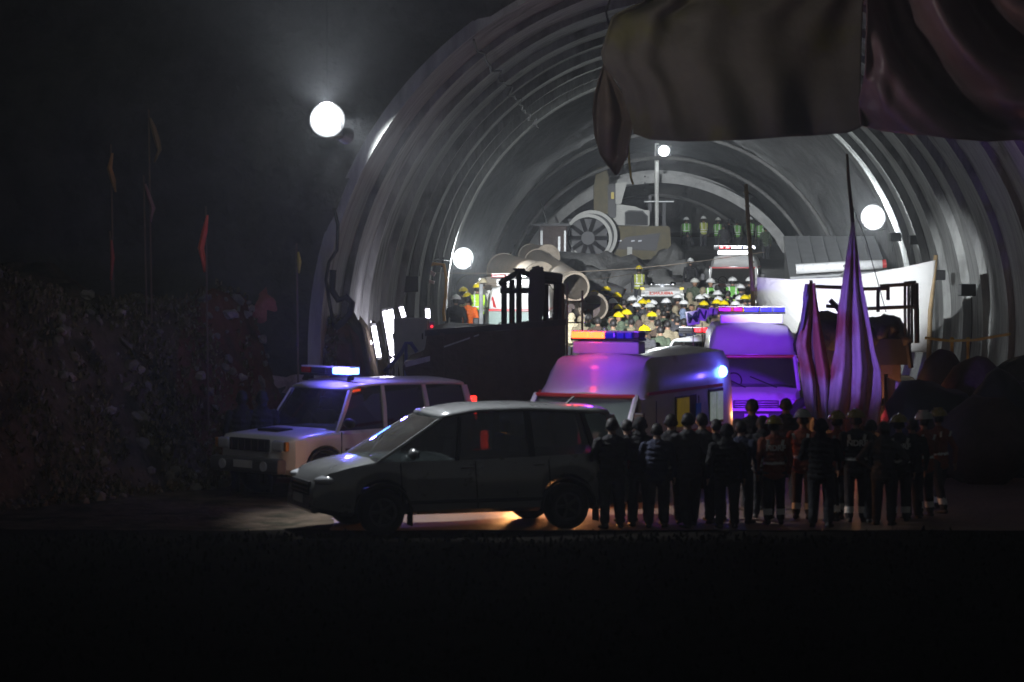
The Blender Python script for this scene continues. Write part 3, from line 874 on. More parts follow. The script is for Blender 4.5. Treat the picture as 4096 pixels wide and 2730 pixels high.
for s in (1, -1): obj('side_stripe', newbox((-.1, s * .893, .66), (2.0, .006, .22)), mat('shade_stripe', (.12, .02, .02), .5), pol)  # dark strip added, shade of the reddish side put into its colour
for s in (.5, -.5): obj('fog_lamp', newtube([(2.28, s, .54), (2.32, s, .54)], .08, 14), clearlens, pol)
obj('bonnet_scoop', newbox((1.62, 0, 1.07), (.34, .5, .05), bev=.02), black, pol)
obj('wiper', newtube([(1.0, .35, 1.16), (.8, -.15, 1.42)], .012, 5), black, pol)
obj('rear_spare_wheel', disc_ring(bmesh.new(), (-2.25, 0, .98), 0, .12, .33, -.08, .08, 24), rubber, pol)
plate(pol, 2.31, .56, w=.45)

def lightbar(parent, x, z, W, mods, base=black, height=.10, deep=.26, bulb=None):
    """mods: list of (y0, y1, material) across, y measured from -W/2..W/2"""
    lb = obj('light_bar', newbox((x, 0, z + .02), (deep, W, .04), bev=.012), base, parent)
    for (a, b, m) in mods:
        obj('light_module', newbox((x, (a + b) / 2, z + .04 + height / 2), (deep * .9, abs(b - a) * .97, height), bev=.018), m, lb)
    obj('top_cover', newbox((x, 0, z + .05 + height), (deep * .8, W * .98, .02), bev=.006), base if base is not black else whitep, lb)
    for s in (.4, -.4): obj('foot', newbox((x, s * W, z - .03), (.1, .06, .07)), black, lb)
    return lb
# bar across the roof: local +Y is the vehicle's left = picture right side
lb = lightbar(pol, .42, 1.90, 1.22, [(-.60, -.36, dimred), (-.35, .02, plastic), (.03, .17, plastic), (.18, .36, ledblue), (.38, .58, ledblue)])
lamp('light', 'POINT', (.42 + .30, .40, 2.06), 34, (.13, .10, 1), .06, pol)
lamp('light', 'POINT', (.10, .62, 2.18), 25, (.22, .16, 1), .06, pol)

# --- ambulances
def ambulance(name, label, loc, rz, dirty=False, stripe=redp, bar=None, cargo=True, group='ambulances queued at the tunnel', L=5.1, W=1.92, H=2.42, interior=None, pod=1.34):
    t = thing(name, label, 'ambulance', loc, rz, group)
    xf = L / 2
    ws0, ws1 = xf - .50, xf - 1.12            # windscreen foot and head
    z0, z1 = 1.02, 1.66
    rings = []
    for k in range(21):                        # closed body behind the cab front
        x = -L / 2 + (ws1 + L / 2) * k / 20
        e = smooth(-L / 2 + .25, -L / 2, x)
        zb = .36
        for xw in (-1.35,):
            d = abs(x - xw)
            if d < .45: zb = max(zb, .36 + math.sqrt(.2025 - d * d))
        f = smooth(ws1 - .75, ws1, x)
        zr = H - f * (H - z1 - .02) * .98
        w = W / 2 * (1 - .06 * e)
        half = [(w * .97, zb), (w, zb + .12), (w, 1.1), (w * .975, 1.62), (w * (.93 - .0 * f), max(1.64, zr - .24)), (w * .80, max(1.65, zr - .05)), (w * .4, zr)]
        rings.append([(x, 0, zb)] + [(x, y, z) for y, z in half] + [(x, 0, zr + .03)] + [(x, -y, z) for y, z in half[::-1]])
    b = obj('body', loft(rings), whitep, t, smoothed=True)
    mod = b.modifiers.new('edge', 'EDGE_SPLIT'); mod.split_angle = R(38)
    # cab lower body
    xs_ = sorted(set(list(np.linspace(ws1 - .02, xf, 16)) + [1.45 + .45 * math.sin(k / 5 * math.pi / 2) for k in range(-5, 6)]))
    rings = []
    for x in xs_:
        zb = .36
        d = abs(x - 1.45)
        if d < .45: zb = max(zb, .36 + math.sqrt(.2025 - d * d))
        zt_ = interp(x, [(ws1, 1.08), (ws0, 1.06), (xf - .1, .92), (xf, .74)])
        e = smooth(xf - .6, xf, x)
        rings.append(body_section(x, zb, max(zt_, zb + .1), W / 2 * (1 - .10 * e)))
    b = obj('bonnet', loft(rings), whitep, t, smoothed=True)
    mod = b.modifiers.new('edge', 'EDGE_SPLIT'); mod.split_angle = R(40)
    # windscreen with frame
    wl, wt = W / 2 * .95, W / 2 * .90
    rows = []
    for k in range(11):
        u = -1 + 2 * k / 10; bow = .10 * (1 - u * u)
        rows.append((Vector((ws0 + bow, u * wl, z0)), Vector((ws1 + bow * .7, u * wt, z1))))
    meshobj('windscreen', [p for r_ in rows for p in r_], [(2 * k, 2 * k + 2, 2 * k + 3, 2 * k + 1) for k in range(10)], winl, t, smoothed=True)
    bm = bmesh.new(); tube(bm, [r_[1] + Vector((.02, 0, .01)) for r_ in rows], .035, 6)
    obj('windscreen_trim', bm, stripe, t)
    for s in (1, -1):
        obj('pillar', newtube([(ws0, s * wl, z0 - .02), (ws1, s * wt, z1 + .02)], .045, 6), whitep, t)
        # door window triangle
        quad_pane('side_window', [(ws0 - .1, s * wl * 1.012, z0 + .02), (ws1 - .62, s * wl * 1.012, z0 + .02), (ws1 - .62, s * wt * 1.035, z1 - .02), (ws1 - .02, s * wt * 1.02, z1 - .02)], win, t)
        obj('side_window', newbox((-.35, s * (W / 2 * .992), 1.36), (.95, .012, .48), bev=.004), win if interior is None else plastic, t)
        obj('window_frame', newbox((-1.72, s * (W / 2 * .990), 1.36), (.66, .02, .58), bev=.006), plastic, t)
        for q in (-.155, .155):
            obj('window_pane', newbox((-1.72 + q, s * (W / 2 * .990 + .014), 1.36), (.27, .012, .48)), interior if interior else win, t)
        obj('side_stripe', newbox((-.4, s * (W / 2 + .006), .98), (3.6, .010, .12)), stripe, t)
        obj('side_stripe', newbox((-.4, s * (W / 2 * .975 + .01), 1.70), (3.3, .010, .05)), stripe, t)
        for x in (.95, .12, -.9): obj('door_seam', newbox((x, s * (W / 2 + .004), 1.0), (.014, .010, 1.15)), black, t)
        obj('door_handle', newbox((.28, s * (W / 2 + .015), 1.05), (.15, .03, .035)), black, t)
        obj('headlight', newbox((xf - .03, s * .66, .74), (.08, .30, .17), bev=.04), clearlens, t)
        obj('indicator_lamp', newbox((xf - .07, s * .86, .74), (.08, .09, .15), bev=.02), mat('amber_lens', (.5, .2, .02), .3), t)
        ma = obj('wing_mirror', newbox((ws0 - .02, s * (W / 2 + .20), 1.32), (.07, .17, .28), bev=.03), black, t)
        obj('mirror_arm', newtube([(ws0 - .15, s * W / 2 * .95, 1.15), (ws0 - .04, s * (W / 2 + .18), 1.22)], .018, 6), black, ma)
        obj('tail_light', newbox((-L / 2 - .01, s * .8, 1.0), (.04, .14, .4), bev=.02), redlens, t)
        beac = obj('beacon_base', newtube([(-2.05, s * W / 2 * .80, 1.92), (-2.05, s * W / 2 * .96, 1.92)], .09, 12), black, t)
    obj('dashboard', newbox((ws0 - .32, 0, 1.0), (.45, W * .86, .12), bev=.03), black, t)
    for s in (.42, -.42):
        bm = box(bmesh.new(), (ws1 - .35, s, 1.05), (.14, .5, .66), (0, -.12, 0), .05); box(bm, (ws1 - .39, s, 1.47), (.09, .26, .2), None, .04)
        obj('seat', bm, mat('seat_fabric', (.12, .12, .13), .9), t)
    obj('steering_wheel', disc_ring(bmesh.new(), (ws0 - .5, -.42, 1.16), 0, .15, .18, -.015, .015, 20), black, t)
    obj('grille', newbox((xf, 0, .72), (.05, .95, .17), bev=.02), black, t)
    for k in range(3): obj('grille_bar', newbox((xf + .028, 0, .67 + .05 * k), (.012, .9, .014)), chrome, t)
    obj('bumper', newbox((xf + .02, 0, .46), (.2, W * .94, .24), bev=.05), plastic, t)
    obj('wiper', newtube([(ws0 + .12, .45, z0 + .03), (ws0 - .05, -.1, z0 + .25)], .012, 5), black, t)
    obj('wiper', newtube([(ws0 + .13, -.2, z0 + .03), (ws0 - .05, -.7, z0 + .25)], .012, 5), black, t)
    plate(t, xf + .13, .47)
    # roof pod below the light bar
    px_ = ws1 - .92
    obj('roof_pod', newbox((px_, 0, H + .10), (.28, pod, .20), bev=.03), whitep, t)
    if bar: lightbar(t, px_ + .02, H + .21, max(abs(q) for b_ in bar for q in b_[:2]) * 2, bar, deep=.3)
    for xw in (1.45, -1.35):
        for s in (1, -1): wheel(t, xw, s * (W / 2 - .14), .36, .22, s)
    return t, px_
warmwin = mat('lit_pane', (.3, .33, .28), .2, var=.6, scale=5, emit=(.42, .52, .45), estr=.28)
a1 = at(640, 500, 45.9)
am1, px1 = ambulance('ambulance', 'large ambulance with flashing red and blue roof bar, behind the grey people carrier', (a1.x - .25, 46.3, 0), R(245), bar=[(-.60, -.32, ledred), (-.30, -.04, ledred), (-.02, .17, dimblue), (.19, .32, dimblue), (.34, .47, dimblue), (.49, .60, plastic)], interior=warmwin, L=5.3, H=2.30, pod=1.16)
am1_bars = [c for c in am1.children if c.name.startswith('light_bar')]
lamp('light', 'POINT', (px1 + .50, -.32, 2.70), 5, (1, .05, .10), .07, am1)
lamp('light', 'POINT', (px1 + .95, .25, 2.62), 20, (.20, .03, 1), .07, am1)  # violet light added ahead of the bar to tint the front dome
# blue beacon on the rear roof corner of this ambulance
q = obj('beacon', blob(bmesh.new(), (-2.05, .94, 1.92), (.10, .085, .10), 2, 0), ledblue, am1, smoothed=True)
obj('curtain', newbox((-.20, .967, 1.34), (.52, .012, .46)), mat('glowing_curtain', (.35, .24, .02), .8, var=.3, emit=(.5, .34, .02), estr=.12), am1)  # glow of the yellow window put into the curtain material
obj('blue_panel', newbox((-.88, .967, 1.30), (.22, .012, .3)), mat('glowing_blue_panel', (.02, .06, .25), .6, emit=(0, .1, .5), estr=.05), am1)  # faint blue glow put into the panel material
lamp('light', 'SPOT', (-2.95, .8, 2.1), 7000, (.20, .012, 1), .08, am1, (-1, -.316, -.055), (R(18), .7))  # violet spot added to colour the second ambulance
lamp('light', 'POINT', (-2.05, 1.25, 2.0), 8, (.12, .07, 1), .06, am1)
lamp('light', 'SPOT', (-2.10, 1.12, 1.95), 620, (.27, .14, 1), .06, am1, (-3.3, .75, .62), (R(54), .8))  # violet spot added to light the flags

a2 = at(760, 430, 59.0)
am2, px2 = ambulance('ambulance', 'white ambulance facing out, bathed in purple light beside the hanging flags', (a2.x, 61.4, 0), R(268), bar=[(-.72, -.42, dimred), (-.40, -.18, dimred), (-.16, .16, dimblue), (.18, .44, dimblue), (.46, .72, dimblue)], L=4.9, H=2.34)
a3 = at(519, 330, 81)
am3, px3 = ambulance('ambulance', 'white ambulance with red trim, seen through the dark safety cage on the left', (a3.x + .05, 84.0, .42), R(266), bar=[(-.83, -.42, dimred), (-.4, -.15, dimred), (-.12, .3, chrome), (.32, .56, dimblue), (.58, .83, dimblue)], L=4.9, H=2.36)
obj('red_flash', quad_pane('red_flash', [(1.22, -.62, 1.72), (1.12, -.80, 1.70), (.92, -.78, 2.02), (.90, -.74, 2.06)], redp, am3).data and newbox((0, 0, -.2), (.01, .01, .01)), redp, am3)
Y4 = 112.0
a4 = at(737, 265, Y4 - 2)
am4, px4 = ambulance('ambulance', 'white ambulance high on the ramp with small red roof lights lit', (a4.x + .08, Y4, ramp(Y4) + .12), R(263), bar=[(-.83, -.60, plastic), (-.58, -.42, ledred2), (-.36, -.18, ledred2), (-.14, .3, dimblue), (.32, .83, dimblue)], L=4.9, H=2.16)

# --- white van with roof lamps and red lettering above the windscreen
Y5 = 104.0
a5 = at(663, 300, Y5)
van = thing('rescue_van', 'small white van with red lettering and round roof lamps amid the crowd', 'van', (a5.x, Y5 + 1.2, ramp(Y5) - .25), R(270))
vtop = [(-2.1, 1.0), (0, 1.0), (1.0, 1.0), (1.9, .92), (2.1, .7)]
car_body(van, 4.2, 1.74, vtop, (1.25, -1.3), .34, .34, whitep, nose=.3)
greenhouse(van, lambda x: interp(x, vtop), lambda x: interp(x, [(-2.0, 1.62), (.6, 1.62)]), .83, .78, [(1.05, .75, .08), (0, 0, .08), (-1.0, -1.0, .1), (-2.05, -2.0, .14)], whitep)
bm = bmesh.new()
loft([[(x, y, z) for y, z in ((.80, 1.58), (.78 - k * .03, 1.58 + h), (.4, 1.62 + h), (-.4, 1.62 + h), (-.78 + k * .03, 1.58 + h), (-.80, 1.58))] for k, (x, h) in enumerate([(.80, .06), (.50, .26), (.1, .34), (-1.9, .34)])], bm=bm)
obj('roof_cap', bm, whitep, van)
obj('sign_board', newbox((.80, 0, 1.66), (.03, 1.3, .17), (0, -.3, 0)), whitep, van)
text('lettering', 'AMBULANCE', mat('red_letter', (.55, .05, .02), .6), van, (.835, -.05, 1.665), (R(90 - 17), 0, R(90)), .15, .004, True, .004)
for s in (-.78, .78): obj('marker_lamp', newbox((.55, s * .93, 1.84), (.1, .16, .09), bev=.02), mat('yellow_lens', (.8, .6, .02), .3, emit=(1, .8, .05), estr=.25), van)
for y in (-.38, .42): obj('roof_lamp', blob(bmesh.new(), (.35, y, 1.98), (.13, .13, .12), 2, 0), chrome, van, smoothed=True)
obj('roof_lamp', blob(bmesh.new(), (.42, .02, 1.93), (.08, .10, .09), 2, 0), clearlens, van, smoothed=True)
for s in (1, -1):
    obj('headlight', newbox((2.06, s * .64, .72), (.08, .26, .16), bev=.03), clearlens, van)
    mirror(van, .95, s * .88, 1.1, s, black)
obj('grille', newbox((2.09, 0, .7), (.05, .9, .16), bev=.02), black, van)
obj('bumper', newbox((2.1, 0, .46), (.16, 1.6, .22), bev=.04), plastic, van)
for xw in (1.25, -1.3):
    for s in (1, -1): wheel(van, xw, s * .72, .34, .2, s)

# --- white patrol jeep between the two near ambulances
Y6 = 66.0
a6 = at(703, 345, Y6)
jeep = thing('patrol_car', 'white patrol car with red roof lights, wedged behind the purple ambulance', 'patrol car', (a6.x + .35, 69.2, 0), R(244))
jtop = [(-2.1, 1.1), (0, 1.12), (1.0, 1.12), (1.9, 1.02), (2.1, .8)]
car_body(jeep, 4.2, 1.7, jtop, (1.3, -1.3), .34, .36, whitep, nose=.4)
greenhouse(jeep, lambda x: interp(x, jtop), lambda x: interp(x, [(-2.0, 1.72), (-1, 1.8), (.6, 1.74)]), .82, .70, [(1.0, .6, .07), (-.1, -.1, .07), (-1.1, -1.1, .08), (-2.05, -1.95, .12)], whitep)
lightbar(jeep, .35, 1.86, 1.2, [(-.6, -.2, plastic), (-.18, -.02, ledred2), (.02, .18, ledred2), (.2, .6, plastic)])
for s in (1, -1):
    obj('headlight', newbox((2.04, s * .62, .84), (.08, .26, .16), bev=.03), clearlens, jeep)
    mirror(jeep, .92, s * .88, 1.2, s, whitep)
obj('grille', newbox((2.08, 0, .84), (.05, .8, .16), bev=.02), black, jeep)
obj('bumper', newbox((2.12, 0, .52), (.16, 1.6, .22), bev=.04), plastic, jeep)
for xw in (1.3, -1.3):
    for s in (1, -1): wheel(jeep, xw, s * .70, .34, .2, s)

# --- dark tipper truck body with cage at left centre
TY = 53.6
tr = thing('tipper_truck', 'dark high-sided tipper truck with steel cage and thick upright post, left of the ambulances', 'truck', (0, TY, 0))
def tp(px, py, dy=0): 
    v = at(px, py, TY + dy); return Vector((v.x, dy, v.z))
def prism(name, pts, d0, d1, m, bev=0):
    bm = bmesh.new()
    a = [bm.verts.new(tp(x, y, 0) + Vector((0, d0, 0))) for x, y in pts]
    b = [bm.verts.new(tp(x, y, 0) + Vector((0, d1, 0))) for x, y in pts]
    n = len(pts)
    bm.faces.new(a); bm.faces.new(b[::-1])
    for k in range(n): bm.faces.new((a[k], a[(k + 1) % n], b[(k + 1) % n], b[k]))
    if bev: bmesh.ops.bevel(bm, geom=bm.edges[:], offset=bev, segments=2, affect='EDGES')
    return obj(name, bm, m, tr)
prism('tipper_body', [(427, 333), (442, 329), (470, 330), (500, 331), (565, 322), (566, 398), (430, 405), (408, 380), (402, 364), (424, 357)], 0, 4.2, rustp, .03)
prism('side_rail', [(425, 330), (566, 319), (566, 325), (425, 336)], -.06, -.003, black)
prism('lower_rail', [(404, 362), (430, 356), (430, 361), (406, 367)], -.10, -.003, steel)
prism('reflective_strip', [(440, 347.5), (479, 334), (479, 335.4), (440, 349)], -.03, -.004, steel)
for k, x in enumerate((440, 470, 500, 530, 560)):
    prism('side_post', [(x, 333), (x + 4, 333), (x + 4, 400), (x, 401)], -.07, -.004, rustp)
prism('chassis', [(432, 405), (564, 400), (564, 425), (440, 428)], .4, 3.8, black)
for x in (455, 545):
    v = at(x, 440, TY)
    for dy in (.5, 3.4):
        wl_ = wheel(tr, v.x, dy, .5, .3, -1)
# cage of square bars (over the cab)
bars = [((504, 331), (504, 278)), ((512, 331), (512, 280)), ((519, 331), (519, 272)), ((546, 331), (546, 285)), ((562, 322), (562, 285)), ((556, 322), (557, 283)), ((499, 284), (519, 272)), ((519, 272), (562, 284)), ((500, 291), (546, 291)), ((533, 330), (533, 291))]
for (a, b) in bars:
    pa, pb = tp(*a), tp(*b)
    obj('cage_bar', newtube([pa + Vector((0, .5, 0)), pb + Vector((0, .5, 0))], .055 if a[0] != 533 else .03, 4), black, tr)
for (a) in ((500, 284), (519, 272), (562, 285), (546, 290)):
    obj('cage_bar', newtube([tp(*a) + Vector((0, .5, 0)), tp(*a) + Vector((0, 1.9, 0))], .045, 4), black, tr)
prism('upright_post', [(529, 330), (528, 300), (530, 268), (541, 265), (545, 270), (545, 298), (541, 330)], .2, .6, black, .04)
obj('beacon_cap', newtube([tp(519, 271) + Vector((0, .5, 0)), tp(519, 268.5) + Vector((0, .5, 0))], .12, 12), black, tr)
obj('roof_plate', newbox(tp(553, 279) + Vector((0, 1.2, 0)), (.38, 1.4, .22), (0, .12, 0), .03), black, tr)
# steps/ladder on the right of the cage
ld = thing('ladder', 'thin pale metal ladder rails right of the dark cage', 'ladder', (at(567, 320, 56).x, 56, 0))
z0_, z1_ = at(567, 330, 56).z, at(567, 283, 56).z
for dx in (0, .30): obj('rail', newtube([(dx, 0, 0), (dx, 0, z1_ - dx * .5)], .022, 6), steel, ld)
for k in range(7): obj('rung', newtube([(0, 0, .4 + k * .42), (.30, 0, .4 + k * .42)], .014, 5), steel, ld)

# --- casing pipes stacked behind the cage
conc = mat('pipe_steel', (.17, .14, .105), .75, var=.25, scale=2.5, bump=.3, dirt=((.2, .15, .11), 1.2, .5))
def pipe(a, b, r, lab, open_=False):
    A, B = at(*a), at(*b)
    t = thing('casing_pipe', lab, 'pipe', A, 0, 'large casing pipes stacked inside the tunnel')
    d = (B - A).normalized()
    u = d.orthogonal().normalized(); w = d.cross(u)
    n = 40
    rings = []
    for (p, rr) in ((Vector((0, 0, 0)), r), (B - A, r), (B - A, r * .86), (Vector((0, 0, 0)), r * .86)):
        rings.append([p + (u * math.cos(2 * math.pi * k / n) + w * math.sin(2 * math.pi * k / n)) * rr for k in range(n)])
    rings.append(rings[0])
    bm = loft(rings, cap=False); bmesh.ops.remove_doubles(bm, verts=bm.verts[:], dist=1e-5)
    o = obj('pipe_wall', bm, conc, t, smoothed=True); mod = o.modifiers.new('edge', 'EDGE_SPLIT'); mod.split_angle = R(35)
    if not open_:
        obj('end_plate', tube(bmesh.new(), [d * .05, d * .09], r * .87, 32), conc, t)
    bm = bmesh.new(); L_ = (B - A).length
    for f in (.02, .98):
        c_ = (B - A) * f
        bm = bmesh.new()
        tube(bm, [c_ + (u * math.cos(2 * math.pi * k / n) + w * math.sin(2 * math.pi * k / n)) * (r + .012) for k in range(n + 1)], .02, 5)
        obj('weld_collar', bm, conc, t)
    return t
PB = at(573, 287, 86)
pipe((575, 287, 85), (537, 262, 97), .44, 'pale casing pipe with its open end facing right, right of the cage', True)
pipe((541, 280, 89), (503, 270, 95), .55, 'pale casing pipe passing behind the thick upright post')
pipe((548, 257, 99), (530, 256, 103), .42, 'grey casing pipe lying on top of the stack, furthest back')
pipe((492, 293, 91), (470, 290, 96), .50, 'dim casing pipe behind the helmeted men at the left')
pipe((594, 307, 88), (566, 302, 99), .44, 'lowest casing pipe behind the heads, its end in shadow', True)
pr = thing('pipe_rack', 'dark timber rack carrying the casing pipes', 'rack', (at(548, 300, 93).x, 92.5, 0))
for x in (-2.2, -.8, .6, 1.5):
    obj('rack_post', newbox((x, 0, 1.0 + .1 * (x < 0)), (.22, 5.5, 2.0)), rustp, pr)
for y in (-2.4, 2.4): obj('rack_beam', newbox((-.3, y, 2.02), (4.6, .22, .16)), rustp, pr)

# --- excavator and fan deep inside
EY = 128.0
s_e = F / EY
ex = thing('excavator', 'tracked excavator with white cab and raised dark boom deep in the tunnel', 'excavator', (at(632, 240, EY).x, EY, ramp(EY)))
e0 = Vector(ex.location)
def ep(px, py, dy=0): return at(px, py, EY) + Vector((0, dy, 0)) - e0
def eprism(name, pts, d0, d1, m, bev=0, par=None):
    bm = bmesh.new()
    a = [bm.verts.new(ep(x, y, d0)) for x, y in pts]; b = [bm.verts.new(ep(x, y, d1)) for x, y in pts]
    n = len(pts); bm.faces.new(a); bm.faces.new(b[::-1])
    for k in range(n): bm.faces.new((a[k], a[(k + 1) % n], b[(k + 1) % n], b[k]))
    if bev: bmesh.ops.bevel(bm, geom=bm.edges[:], offset=bev, segments=2, affect='EDGES')
    return obj(name, bm, m, par or ex)
cabw = mat('cab_paint', (.36, .36, .33), .5, var=.15, scale=3)
dull = mat('dull_yellow_steel', (.085, .07, .03), .6, .2, var=.4, scale=3)
cb = eprism('cab', [(613.5, 225), (613, 205.5), (618, 204), (637, 206.5), (641, 210), (650, 210), (650, 226)], .4, 2.0, cabw, .04)
eprism('cab_window', [(626, 224), (626, 213), (629, 211.5), (642, 212), (647, 216), (647, 225)], .28, .36, win, 0)
eprism('window_frame', [(625, 225.5), (625, 212), (629, 210), (643, 210.5), (648.5, 216), (648.5, 225.5)], .37, .40, black, 0)
eprism('counterweight', [(616, 226), (670, 226), (672, 258), (618, 261), (609, 246)], 0, 2.6, dull, .06)
eprism('engine_grille', [(626, 237), (660, 233), (656, 251), (614, 249)], -.12, -.01, black, 0)
for x in (618, 631, 638): eprism('work_lamp', [(x, 240.4), (x + 3.4, 240), (x + 3.4, 241.4), (x, 241.8)], -.2, -.13, clearlens, 0)
eprism('counter_leg', [(627, 247), (632, 247), (632, 262), (627, 262)], -.3, -.2, cabw)
eprism('boom', [(594, 214), (594, 186), (597, 168), (606, 166), (609, 178), (609, 214)], .2, .8, dull, .04)
eprism('stick', [(608, 218), (608, 184), (617, 184), (616, 218)], .1, .7, black, .04)
eprism('boom_cover', [(615.5, 204), (615.5, 183), (627, 182), (621, 204)], -.1, .1, cabw, .02)
eprism('hydraulic_ram', [(611, 199), (611, 192), (614, 192), (614, 199)], -.15, .05, yellowp, .02)
for z in (-1, 1): obj('track', newbox((z * 1.0 + .1, 1.4, .35), (.5, 3.4, .7), bev=.2), black, ex)
fan = thing('ventilation_fan', 'round tunnel ventilation fan with pale double rim and dark blades', 'fan', at(588, 238, 125))
obj('rim', disc_ring(bmesh.new(), (0, 0, 0), 1, .92, 1.06, -.06, .10, 40), cabw, fan, smoothed=False)
obj('rim', disc_ring(bmesh.new(), (.18, .5, .10), 1, .98, 1.13, -.06, .10, 40), cabw, fan)
obj('duct', disc_ring(bmesh.new(), (.09, .3, .05), 1, .94, 1.03, -.18, .25, 40), black, fan)
obj('hub', newtube([(0, -.05, 0), (0, .35, 0)], .30, 24), black, fan)
for k in range(10):
    a = 2 * math.pi * k / 10
    obj('blade', newbox((.60 * math.cos(a), .18, .60 * math.sin(a)), (.62, .03, .20), (.5, -a, 0)), black, fan)
obj('stand', newbox((0, .2, -1.35), (1.5, .6, .7)), shotcrete, fan)
obj('guard', newbox((0, .5, 0), (1.7, .03, 1.7)), black, fan)
gen = thing('generator', 'dark box machine with thin aerial left of the round fan', 'machine', at(553, 240, 122))
obj('machine_case', newbox((0, 0, 0), (1.2, 1.6, 1.2), bev=.05), rustp, gen)
obj('frame_post', newbox((-.5, -.83, -.1), (.1, .04, 1.0)), steel, gen); obj('frame_post', newbox((.25, -.83, -.2), (.1, .04, .7)), steel, gen); obj('frame_post', newbox((.5, -.83, -.1), (.08, .04, 1.0)), steel, gen)
obj('aerial', newtube([(-.2, 0, .6), (-.55, 0, 1.7)], .04, 6), black, gen)
obj('top_plate', newbox((-.1, 0, .65), (1.6, 1.7, .1)), black, gen)
# muck heap carrying the machines
for (px, py, Y, s, lab) in ((600, 262, 119, (3.0, 2.2, .95), 'long dark heap of muck under the fan'), (672, 262, 121, (1.5, 1.5, .9), 'grey heap of muck left of the ambulance on the ramp'),
                            (560, 268, 117, (2.4, 2, .9), 'dark heap of muck behind the casing pipes'), (640, 276, 118, (2.6, 1.5, .5), 'low dark heap behind the man in the yellow vest')):
    p = at(px, py, Y); z = ramp(Y)
    hh = max(.5, p.z - z + s[2] * .3)
    o = obj('muck_heap', blob(bmesh.new(), (0, 0, 0), (s[0], s[1], hh), 4, .22, px, 2.2), shotcrete, smoothed=True, loc=(p.x, Y, z))
    tag(o, lab, 'muck heap', 'heaps of excavated muck')

# --- grey shed / covered container at right
SY = 96.5
sh = thing('site_shed', 'grey metal-roofed shed with a white roller along its eave, under the right floodlight', 'shed', (at(840, 300, SY).x, SY, ramp(SY)))
h0 = Vector(sh.location)
def sp(px, py, Y): return at(px, py, Y) - h0
roofm = mat('shed_roof_metal', (.34, .35, .36), .45, .3, var=.15, scale=2)
wallm = mat('shed_wall', (.5, .48, .42), .8, var=.2, scale=2)
A_, B_, C_, D_ = sp(790, 277, SY), sp(888, 271, SY), sp(874, 236, SY + 6), sp(783, 236, SY + 6)
quad_pane('roof', [A_, B_, C_, D_], roofm, sh, t=.08)
for k in range(1, 7):
    u = k / 7
    a, b = A_.lerp(B_, u), D_.lerp(C_, u)
    obj('roof_seam', newtube([a + Vector((0, 0, .02)), b + Vector((0, 0, .02))], .02, 4), roofm, sh)
obj('front_wall', newbox(((A_.x + B_.x) / 2, .15, (A_.z + .0) / 2 - .05), (B_.x - A_.x - .1, .12, A_.z)), wallm, sh)
bm = bmesh.new()
q = [A_ + Vector((.05, .1, -.06)), D_ + Vector((.05, 0, -.06)), Vector((D_.x + .05, D_.y, 0)), Vector((A_.x + .05, .1, 0))]
quad_pane('side_wall', q, shotcrete, sh, t=.08)
obj('roller', newtube([sp(796, 269, SY - .4), sp(882, 264, SY - .4)], .17, 14), mat('white_plastic', (.75, .76, .76), .35), sh, smoothed=True)
obj('roller_end', newtube([sp(882, 264, SY - .4), sp(886, 263.6, SY - .4)], .15, 14), redp, sh)
obj('eave_board', newbox(((A_.x + B_.x) / 2, -.1, A_.z - .22), (B_.x - A_.x - .3, .06, .2)), whitep, sh)
obj('vent_strip', newbox(((A_.x + B_.x) / 2 - .8, -.14, A_.z - .24), (.9, .02, .09)), black, sh)
o = obj('bracket', newbox(sp(843, 275, SY - .7), (.34, .05, .13), (0, -.7, 0), .02), chrome, sh)
obj('bracket', newbox(sp(846, 267, SY - .7), (.2, .05, .1), (0, .6, 0), .02), chrome, sh)

# --- white cloth screen on bamboo poles
whitec = translucent(mat('white_sheet', (.78, .78, .76), .85, var=.05, scale=3, bump=.25, bscale=5), .25)
WY = 66.0
def sheet(name, left, right, ytop, ybot, Y, m, nu=60, nv=26, fold=None, yaw=0.0, thick=.012, parent=None, px0=None):
    """cloth: left/right are px(py) curves given as lists; rows run top to bottom"""
    vs = []
    for j in range(nv + 1):
        v = j / nv
        for i in range(nu + 1):
            u = i / nu
            ty = interp(u, ytop); by = interp(u, ybot)
            py = ty + (by - ty) * v
            lx = interp(py, left); rx_ = interp(py, right)
            px = lx + (rx_ - lx) * u
            dY = (fold(u, v) if fold else 0) + yaw * (u - .5)
            p = at(px, py, Y)
            vs.append(p + Vector((0, dY, 0)))
    fs = [(j * (nu + 1) + i, j * (nu + 1) + i + 1, (j + 1) * (nu + 1) + i + 1, (j + 1) * (nu + 1) + i) for j in range(nv) for i in range(nu)]
    o = meshobj(name, vs, fs, m, parent, smoothed=True)
    md = o.modifiers.new('thickness', 'SOLIDIFY'); md.thickness = thick
    return o
def fold_ws(u, v):
    a = math.atan2(v * .8, u * 1.9 + .02)
    return .05 * math.sin(a * 34) * max(0, 1 - u * 2.6) + .10 * math.sin(u * 5 + v) + .05 * v * math.sin(u * 13)
scr = thing('cloth_screen', 'large white cloth screen stretched between two bamboo poles inside the tunnel', 'screen', (at(845, 300, WY).x, WY, 0))
o = sheet('cloth', [(260, 757), (320, 757), (352, 757)], [(258, 935), (300, 931), (330, 931), (352, 932)], [(0, 277), (.2, 279.5), (.5, 277), (.8, 268), (1, 260)], [(0, 352), (1, 352)], WY, whitec, 90, 30, fold_ws, parent=None)
o.parent = scr; o.matrix_parent_inverse = Matrix.Translation(-Vector(scr.location))
def pole_obj(name, pts, r, m, lab, cat, par=None):
    b = bmesh.new(); tube(b, pts, r, 8)
    o = obj(name, b, m, smoothed=True)
    if par is not None:
        o.parent = par; o.matrix_parent_inverse = Matrix.Translation(-Vector(par.location))
    else: tag(o, lab, cat)
    return o
